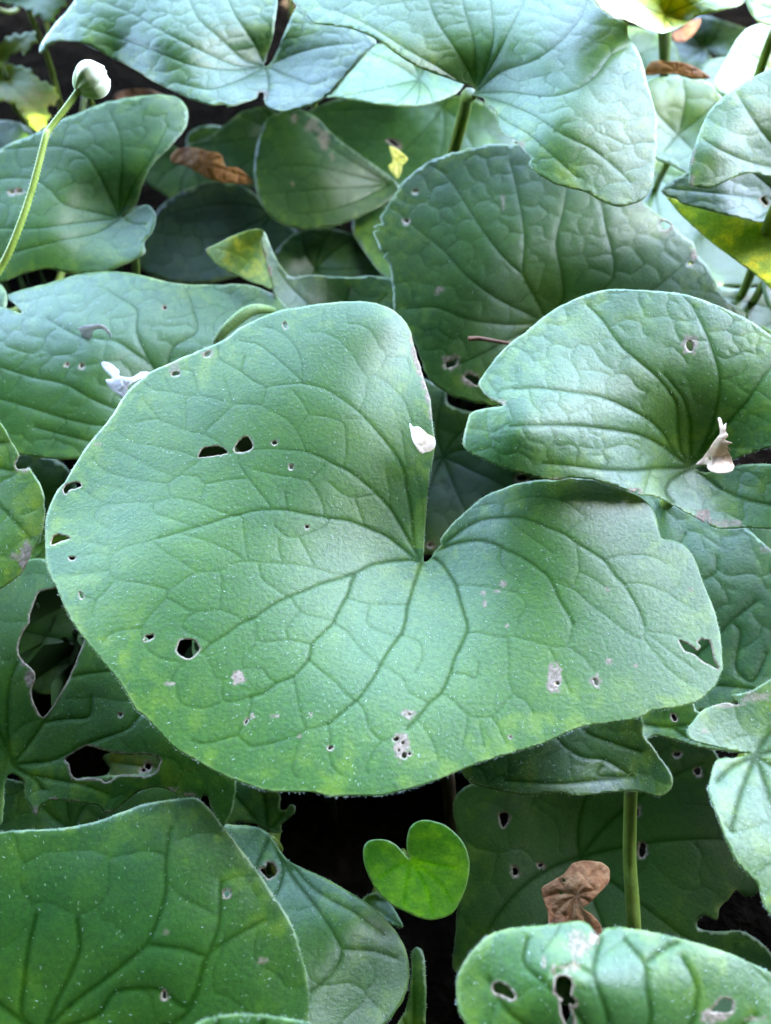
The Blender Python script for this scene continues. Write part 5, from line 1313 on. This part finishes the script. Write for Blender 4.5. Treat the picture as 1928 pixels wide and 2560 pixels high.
leaf('wild_ginger_leaf', 'sliver of leaf behind the small heart leaf', pxs(('U8', [(870, 830), (960, 790), (1040, 860), (1095, 940), (1115, 998), (1050, 985), (960, 920)])), ('U8', [(900, 840)]), .06, (0, -.05), (.040, .115, .022), g=8, und=.02, rad=.03, seed=45)


# ------------------------------------------------------------------ background leaves around the frame (same plant, standing further off)
bgl = [((1000, -60), .14, .06, 1.2), ((640, -120), .13, .06, 1.8), ((1320, 40), .10, .055, .4), ((1560, 160), .085, .05, 1.0), ((1760, 120), .07, .05, 2.0), ((1840, 250), .09, .05, -.4),
       ((330, 60), .09, .05, 2.2), ((-60, 420), .09, .05, 3.0), ((480, 400), .05, .045, -1.0), ((1350, -150), .13, .06, .9), ((1800, -120), .13, .06, 1.6), ((250, -160), .12, .06, 2.0), ((-200, -50), .12, .06, 2.6), ((1050, 560), .06, .05, -1.6),
       ((2080, 900), .12, .06, -.5), ((2100, 1500), .10, .06, -.2), ((-190, 1450), .09, .06, 3.3), ((-260, 900), .12, .06, 3.0)]
bg_lab = ['blurred leaf beyond the pale silvery leaf', 'blurred leaf behind the bluish top leaf', 'low blurred leaf under the sunlit leaf', 'dim blurred leaf behind the orange dead leaf', 'dim bluish blurred leaf in the far gap', 'low leaf behind the half-sunlit leaf',
          'narrow green leaf behind the nodding bud', 'low leaf beyond the smooth green leaf', 'low dark leaf under the orange-brown dead leaf', 'far leaf behind the sunlit leaf', 'far leaf in full sun', 'far leaf behind the bluish top leaf', 'far leaf beyond the anemone leaves', 'low leaf under the creased rounded leaf',
          'leaf beyond the torn quilted leaf', 'leaf beyond the white-edged leaf', 'leaf beyond the ragged leaf', 'leaf beyond the petal-strewn leaf']
for i, ((p, z, r_, hd), lb) in enumerate(zip(bgl, bg_lab)):
    tl = (random.uniform(-.15, .15), random.uniform(-.35, -.1))
    leaf('wild_ginger_leaf', lb, cordate(p, z, tl, r_, hd, i), p, z, tl, random.choice([GREEN, BLUE, DEEP]), g=12, und=.05, rad=r_, seed=60 + i, ph=i, margin=False, petiole='back' if z > .08 else 'auto')

# ------------------------------------------------------------------ the bed goes on around the view, unseen leaves added to deepen the shade
def surround():
    """the plants outside the view, too many to count, put in to darken the gaps: one mass of ground cover"""
    r = random.Random(11)
    Vs, Fs, n0 = [], [], 0
    spots = [(-.72 + ix * .076 + r.uniform(-.025, .025), -.50 + iy * .08 + r.uniform(-.025, .025), None) for iy in range(22) for ix in range(20)]
    spots += [(-.23 + ix * .06 + r.uniform(-.02, .02), .52 + iy * .06 + r.uniform(-.02, .02), r.uniform(.18, .25)) for iy in range(7) for ix in range(6)]  # tall leaves above the view, added to block low light from ahead
    for ix, (x, y, zt) in enumerate(spots):
        if True:
            zt = zt or (.10 if (y < .15 and abs(x) < .25) else r.uniform(.10, .18))
            Rm = r.uniform(.05, .068)
            hd = r.uniform(0, 6.28)
            tx, ty = r.uniform(-.25, .25), r.uniform(-.3, .15)
            ring = []
            for i in range(28):
                f = -math.pi + 2 * math.pi * (i + .5) / 28
                rr = Rm * (.83 + .12 * math.cos(f) + .05 * math.cos(3 * f)) * (1 - math.exp(-(((math.pi - abs(f)) / .26) ** 1.4)))
                ring.append((max(rr, Rm * .04), f + hd))
            V = [(x, y, zt - .004)]
            for k, q in enumerate((.4, .75, 1.0)):
                for rr, f in ring:
                    u, v = rr * q * math.cos(f), rr * q * math.sin(f)
                    V.append((x + u, y + v, zt - tx * u - ty * v + .006 * math.sin(3 * f + ix) * q * q + .004 * q))
            V = np.array(V)
            w = (V - CAM) @ FWD
            pj = project(V)
            vis = (w > .02) & (pj[:, 0] > -25) & (pj[:, 0] < PW + 25) & (pj[:, 1] > -25) & (pj[:, 1] < PH + 25)
            if vis.any():
                continue
            Fc = [(0, 1 + i, 1 + (i + 1) % 28) for i in range(28)]
            for k in range(2):
                Fc += [(1 + k * 28 + i, 1 + (k + 1) * 28 + i, 1 + (k + 1) * 28 + (i + 1) % 28, 1 + k * 28 + (i + 1) % 28) for i in range(28)]
            tv, tf = tube(spline3([(x, y, zt - .006), (x + .005, y, zt * .5), (x + .01, y + .01, -.004)], 3), [.0018] * 7, 6)
            tw_, tp_ = (tv - CAM) @ FWD, project(tv)
            seen = ((tw_ > .02) & (tp_[:, 0] > -10) & (tp_[:, 0] < PW + 10) & (tp_[:, 1] > -10) & (tp_[:, 1] < PH + 10)).any()
            for VV, FF in ((V, Fc), (tv, tf))[:1 if seen else 2]:
                Vs.append(VV)
                Fs += [tuple(i + n0 for i in f) for f in FF]
                n0 += len(VV)
    # hidden leaves and stalks added underneath the big leaves to darken the floor
    cnt = 0
    for _ in range(2600):
        x, y = r.uniform(-.30, .30), r.uniform(.02, .55)
        zt = r.uniform(.02, .075)
        Rm = r.uniform(.018, .034)
        hd, st = r.uniform(0, 6.28), r.uniform(.7, 1.5)
        nx, ny, nz = math.cos(hd) * math.sin(st), math.sin(hd) * math.sin(st), math.cos(st)
        nv = np.array((nx, ny, nz))
        e1 = np.cross(nv, (0, 0, 1.0))
        e1 /= np.linalg.norm(e1)
        e2 = np.cross(nv, e1)
        V = [np.array((x, y, zt))]
        for k, q in enumerate((.55, 1.0)):
            for i in range(14):
                f = -math.pi + 2 * math.pi * (i + .5) / 14
                rr = q * Rm * (.83 + .12 * math.cos(f)) * (1 - math.exp(-(((math.pi - abs(f)) / .3) ** 1.4)))
                V.append(V[0] + rr * (math.cos(f) * e2 + math.sin(f) * e1) + nv * .004 * q * q * math.sin(2 * f))
        V = np.array(V)
        if V[:, 2].min() < .003:
            continue
        pj = project(V)
        hid = False
        for poly, zp in BIG:
            if zp > V[:, 2].max() + .018 and (pj.min(0) > poly.min(0)).all() and (pj.max(0) < poly.max(0)).all() and inside(pj, poly).all():
                hid = True
                break
        if not hid:
            continue
        Fc = [(0, 1 + i, 1 + (i + 1) % 14) for i in range(14)]
        Fc += [(1 + i, 15 + i, 15 + (i + 1) % 14, 1 + (i + 1) % 14) for i in range(14)]
        tv, tf = tube(spline3([V[0], (x, y, zt * .5), (x, y, -.004)], 2), [.001] * 5, 5)
        for VV, FF in ((V, Fc), (tv, tf)):
            Vs.append(VV)
            Fs += [tuple(i + n0 for i in f) for f in FF]
            n0 += len(VV)
        cnt += 1
    o = mesh_obj('shading_ground_cover', np.concatenate(Vs), Fs, M['canopy'], None, (0, 0, 0))
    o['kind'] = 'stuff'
    o['label'] = 'mass of unseen wild ginger leaves added around the view to shade the gaps'
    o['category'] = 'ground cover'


surround()

# ------------------------------------------------------------------ anemone leaves, top left (divided, toothed)
def toothed(pts, amp, step):
    o = catmull(pts, step)
    tg = np.roll(o, -1, 0) - np.roll(o, 1, 0)
    nr = np.stack((tg[:, 1], -tg[:, 0]), 1) / (np.linalg.norm(tg, axis=1)[:, None] + 1e-9)
    s = np.where(np.arange(len(o)) % 2 == 0, amp, -amp)[:, None]
    return o + nr * s


for lb, pts, att, z, mat in (
        ('toothed green anemone leaf at the back beside the bluish top leaf', px('U3', [(-200, -100), (-100, 10), (60, 40), (200, 70), (300, 100), (320, 150), (400, 180), (480, 210), (530, 120), (620, 30), (640, -80), (400, -200), (0, -220)]), (60, -10), .14, 'anem'),
        ('yellowing anemone leaf lobe left of the nodding bud', px('U3', [(-60, 500), (0, 430), (50, 350), (130, 310), (210, 320), (260, 290), (330, 300), (345, 390), (290, 430), (250, 520), (180, 480), (100, 520), (40, 600), (-40, 600)]), (0, 150), .125, 'anem_old'),
        ('ageing anemone leaf with yellow-brown lobes below the nodding bud', px('U3', [(-80, 620), (60, 590), (200, 610), (290, 650), (360, 740), (420, 760), (500, 800), (545, 890), (500, 985), (420, 985), (470, 1060), (420, 1170), (320, 1215), (270, 1130), (200, 1040), (130, 960), (0, 930), (-90, 900)]), (10, 200), .115, 'anem_old')):
    leaf('anemone_leaf', lb, toothed(pts, 3.5, 13), att, z, (.0, -.25), (.06, .15, .03), g=9, und=.05, rad=.05, seed=int(z * 1000), margin=False, mats=[M[mat], M[mat]], group='anemone leaves', quilt=.0008, cell=.009)


# ------------------------------------------------------------------ dead leaves, petals, twig
def debris(name, label, cat, outline, center, z, tilt, mat, ctrl=(), g=5, group=None, noise=.0012, thick=.00015, holes=(), seed=0, quilt=.0014, cell=.005):
    """a thin curled piece of plant litter as one mesh"""
    S = Surf(center, z, tilt, ctrl, 0, 0, 0, 3, 0, .02, noise, seed)
    r, S2, b = leaf(name, label, outline, center, z, tilt, (.3, .2, .1), g=g, holes=holes, ctrl=ctrl, fun=0, und=0, rad=.02, noise=noise, cell=cell, quilt=quilt, groove=.0006, seed=seed, relief=.6,
                    petiole=None, mats=[mat, mat], margin=False, thick=thick, group=group, cat=cat, rag=.6, foot=tuple(at_z(center, z)), veins=None if g > 3.6 else [])
    bpy.data.objects.remove(r)
    b.name = name
    b.location = at_z(center, z)
    b['label'] = label
    b['category'] = cat
    if group:
        b['group'] = group
    return b


debris('fallen_petal', 'creamy oval petal resting against the notch edge of the broad leaf', 'petal', px('T2', [(1180, 885), (1200, 908), (1242, 908), (1300, 958), (1350, 985), (1357, 1040), (1325, 1080), (1290, 1090), (1265, 1098), (1230, 1070), (1200, 1010), (1185, 950)]),
       px('T2', [(1270, 1000)])[0], .1645, (.15, -.25), M['petal_warm'], ctrl=[(1020, 1060, .05), (1060, 1110, 0), (1085, 1100, -.08), (1065, 1130, -.1), (1050, 1100, .08)], g=3.5, seed=80, quilt=.0002)
debris('fallen_petal', 'white shrivelled two-lobed petal at the margin of the broad leaf', 'petal', px('T1', [(425, 480), (440, 455), (480, 465), (520, 490), (550, 520), (555, 555), (640, 565), (700, 530), (755, 528), (750, 560), (690, 580), (615, 625), (605, 670), (580, 705), (540, 680), (490, 640), (455, 585), (500, 570), (470, 540)]),
       px('T1', [(540, 580)])[0], .1365, (.1, -.35), M['petal'], ctrl=[(290, 950, .1), (265, 925, .0), (300, 985, .0), (355, 935, .25), (320, 948, .3)], g=3.5, seed=81, noise=.0012, quilt=.0004)
debris('fallen_petal', 'curled lilac-white petal arched on the petal-strewn leaf', 'petal', px('T1', [(262, 228), (300, 210), (360, 198), (420, 195), (470, 225), (498, 265), (492, 298), (470, 260), (430, 232), (385, 235), (365, 260), (360, 290), (325, 302), (290, 280), (282, 245)]),
       px('T1', [(340, 250)])[0], .1290, (.0, -.6), M['petal'], ctrl=[(205, 815, .1), (220, 845, -.1), (255, 812, .3), (278, 840, .0), (230, 820, .2)], g=3, seed=82, noise=.0012, quilt=.0003)
debris('dry_petal', 'dry tan crumpled petal standing in the notch of the quilted leaf', 'petal', px('U6', [(930, 630), (1000, 560), (1060, 480), (1110, 400), (1160, 340), (1165, 290), (1158, 230), (1145, 185), (1165, 172), (1185, 200), (1200, 250), (1230, 225), (1225, 300), (1250, 345), (1215, 385), (1280, 410), (1292, 425), (1240, 445), (1285, 490), (1260, 490), (1240, 470), (1280, 560), (1290, 615), (1305, 640), (1285, 690), (1230, 715), (1150, 718), (1110, 705), (1080, 695), (1045, 665), (1040, 630), (980, 638)]),
       px('U6', [(1150, 600)])[0], .1750, (-.1, -1.1), M['tan'], ctrl=[(1800, 1100, .3), (1760, 1160, .0), (1790, 1180, .4), (1825, 1160, .0), (1810, 1050, .0), (1830, 1110, .3)], g=3, seed=83, noise=.003, holes=[blob('U6', 1072, 565, 10, 30, -.3)], quilt=.0012)
debris('dead_leaf', 'orange-brown dead leaf wedged beneath the leaves at the back', 'dead leaf', px('A', [(712, 650), (740, 620), (800, 612), (850, 625), (900, 635), (925, 650), (940, 690), (990, 700), (1050, 745), (1045, 770), (990, 765), (930, 762), (870, 745), (820, 715), (770, 690), (720, 680)]),
       px('A', [(850, 680)])[0], .0900, (.1, -.5), M['orange'], ctrl=[(510, 400, .2), (450, 390, -.2), (560, 410, .3), (600, 455, -.2), (540, 440, .0)], g=5, seed=84, noise=.005)
debris('dead_leaf', 'brown shrivelled two-lobed dead leaf lying in deep shade', 'dead leaf', px('H', [(840, 665), (900, 652), (960, 660), (992, 690), (990, 740), (950, 790), (905, 835), (880, 850), (920, 875), (955, 920), (965, 960), (930, 985), (850, 980), (780, 960), (740, 920), (735, 870), (720, 820), (710, 770), (740, 745), (800, 710)]),
       px('H', [(850, 800)])[0], .066, (-.1, -.25), M['brown'], ctrl=[(1440, 2240, .2), (1500, 2180, -.1), (1380, 2230, -.2), (1450, 2320, .0), (1480, 2200, .3)], g=4, seed=85, noise=.006, holes=[blob('H', 800, 735, 8), blob('H', 786, 786, 8)])
debris('dead_leaf', 'arched orange dead leaf in the gap below the sunlit leaf', 'dead leaf', px('U2', [(490, 690), (500, 640), (550, 575), (640, 558), (720, 570), (800, 570), (900, 600), (990, 640), (1060, 680), (1110, 725), (1030, 735), (930, 735), (850, 710), (760, 690), (640, 690), (560, 700)]),
       px('U2', [(800, 660)])[0], .165, (.0, -.7), M['orange'], ctrl=[(1695, 177, .3), (1620, 180, .0), (1770, 190, -.1), (1700, 155, .4)], g=7, seed=86, noise=.003)
debris('yellow_leaf', 'small yellow leaf fragment on the shaded leaf', 'leaf fragment', px('B', [(75, 610), (110, 625), (135, 640), (155, 665), (130, 690), (125, 720), (110, 745), (80, 715), (68, 690), (90, 670)]), px('B', [(110, 670)])[0], .1260, (.0, -.5), M['yellow'], g=5, seed=87)
debris('dead_leaf', 'brown dead leaf far back under the sunlit leaf', 'dead leaf', px('U2', [(740, 320), (820, 270), (920, 200), (1010, 175), (990, 250), (930, 330), (850, 390), (760, 385)]), px('U2', [(860, 300)])[0], .10, (.0, -.5), M['brown'], g=8, seed=88, noise=.003)
p = (330, 260)
debris('dead_leaf', 'reddish dead leaf on the soil behind the nodding bud', 'dead leaf', cordate(p, .03, (0, -.1), .03, 0, 0), p, .03, (.1, -.2), M['brown'], g=10, seed=90, noise=.004)

# thin reddish twig on the nibbled leaf
tw = [at_z(p, z) for p, z in zip(px('D', [(405, 411), (450, 410), (500, 418), (560, 428), (610, 436)]), (.1415, .1415, .1420, .1425, .143))]
V, Fc = tube(spline3(tw, 5), np.linspace(.0009, .0005, 21), 7)
t = mesh_obj('twig', V, Fc, M['twig'], None, tw[0])
t['label'] = 'thin reddish twig lying on the nibbled leaf'
t['category'] = 'twig'


# ------------------------------------------------------------------ the nodding bud on its stem
def bud():
    def pt(p, d):
        return CAM + rays([p])[0] * d
    bc = pt(px('U3', [(862, 735)])[0], .236)
    neck = pt(px('U3', [(742, 822)])[0], .236)
    path = [neck, pt(px('U3', [(610, 1000)])[0], .234), pt(px('U3', [(455, 1200)])[0], .232), pt(px('A', [(190, 570)])[0], .230), pt(px('A', [(165, 670)])[0], .228), pt(px('A', [(130, 800)])[0], .226), pt(px('A', [(75, 960)])[0], .224), pt(px('A', [(15, 1095)])[0], .224)]
    path += [pt((-45, 740), .226), pt((-110, 860), .236), pt((-170, 980), .25)]
    foot = np.array((path[-1][0] - .03, path[-1][1] - .01, 0.0))
    path += [path[-1] * .5 + foot * .5 + np.array((-.004, 0, 0)), foot - (0, 0, .004)]
    root = thing('flower_bud', 'nodding creamy white flower bud on a thin curved green stem', 'flower bud', foot)
    c = spline3(path, 8)
    r = np.interp(np.linspace(0, 1, len(c)), [0, .03, .12, 1], [.0010, .00078, .00072, .0010])
    V, Fc = tube(c, r, 12)
    st = mesh_obj('stem', V, Fc, M['stem'], root)
    n = 2600
    k = rng.integers(0, len(V) - 1, n)
    D = V[k] - c[np.clip(k // 12, 0, len(c) - 1)]
    D /= np.linalg.norm(D, axis=1)[:, None] + 1e-9
    k2 = np.clip(k + 12, 0, len(V) - 1)
    Vh, Fh = hair_mesh(V[k] * .5 + V[k2] * .5, D, rng.uniform(.0002, .0006, n), np.full(n, .00003))
    h = mesh_obj('hairs', Vh, Fh, M['hair'], st, smooth=False)
    h['kind'] = 'stuff'
    # sepals: overlapping shells of an oblate globe around the axis
    ax = bc - neck
    ax /= np.linalg.norm(ax)
    ax = ax + FWD * .15
    ax /= np.linalg.norm(ax)
    u = np.cross(ax, (0, 0, 1.0))
    u /= np.linalg.norm(u)
    v = np.cross(ax, u)
    R0 = .0046
    for i in range(5):
        a0 = 2 * math.pi * i / 5 + .5
        wd = 1.05 if i % 2 else .9
        off = .0005 * (i % 3)
        nu, nv = 15, 17
        V, tip = [], []
        for a in range(nu):
            for b in range(nv):
                t = a / (nu - 1)
                s = b / (nv - 1) * 2 - 1
                th = .04 + t * 2.62 * (1 - .10 * s * s)
                w = wd * (1 - .25 * max(0, t - .6) * s * s)
                phi = a0 + s * w
                rr = R0 * (1 + .05 * math.sin(3 * phi + i)) + off - .0009 * abs(s) ** 3 - .0006 * t + .0002 * math.sin(s * 9 + i)
                rr *= 1 + .02 * math.sin(t * 7 + i)
                y = -math.cos(th) * rr * .92
                x = math.sin(th) * rr
                V.append(bc + ax * y + (u * math.cos(phi) + v * math.sin(phi)) * x)
                tip.append(np.clip(t * 1.1 + abs(s) * .2 - .28, 0, 1))
        Fc = [(a * nv + b, a * nv + b + 1, (a + 1) * nv + b + 1, (a + 1) * nv + b) for a in range(nu - 1) for b in range(nv - 1)]
        o = mesh_obj('sepal', V, Fc, M['bud'], root)
        attr(o, 'tip', tip)
        m = o.modifiers.new('thickness', 'SOLIDIFY')
        m.thickness = .0004
        m.offset = -1
    V, Fc = [], []
    for a in range(9):
        for b in range(14):
            th = math.pi * a / 8
            ph = 2 * math.pi * b / 14
            V.append(bc + R0 * .88 * (ax * -math.cos(th) * .92 + (u * math.cos(ph) + v * math.sin(ph)) * math.sin(th)))
    Fc = [(a * 14 + b, a * 14 + (b + 1) % 14, (a + 1) * 14 + (b + 1) % 14, (a + 1) * 14 + b) for a in range(8) for b in range(14)]
    o = mesh_obj('bud_core', V, Fc, M['bud'], root)
    attr(o, 'tip', [.4] * len(V))


bud()
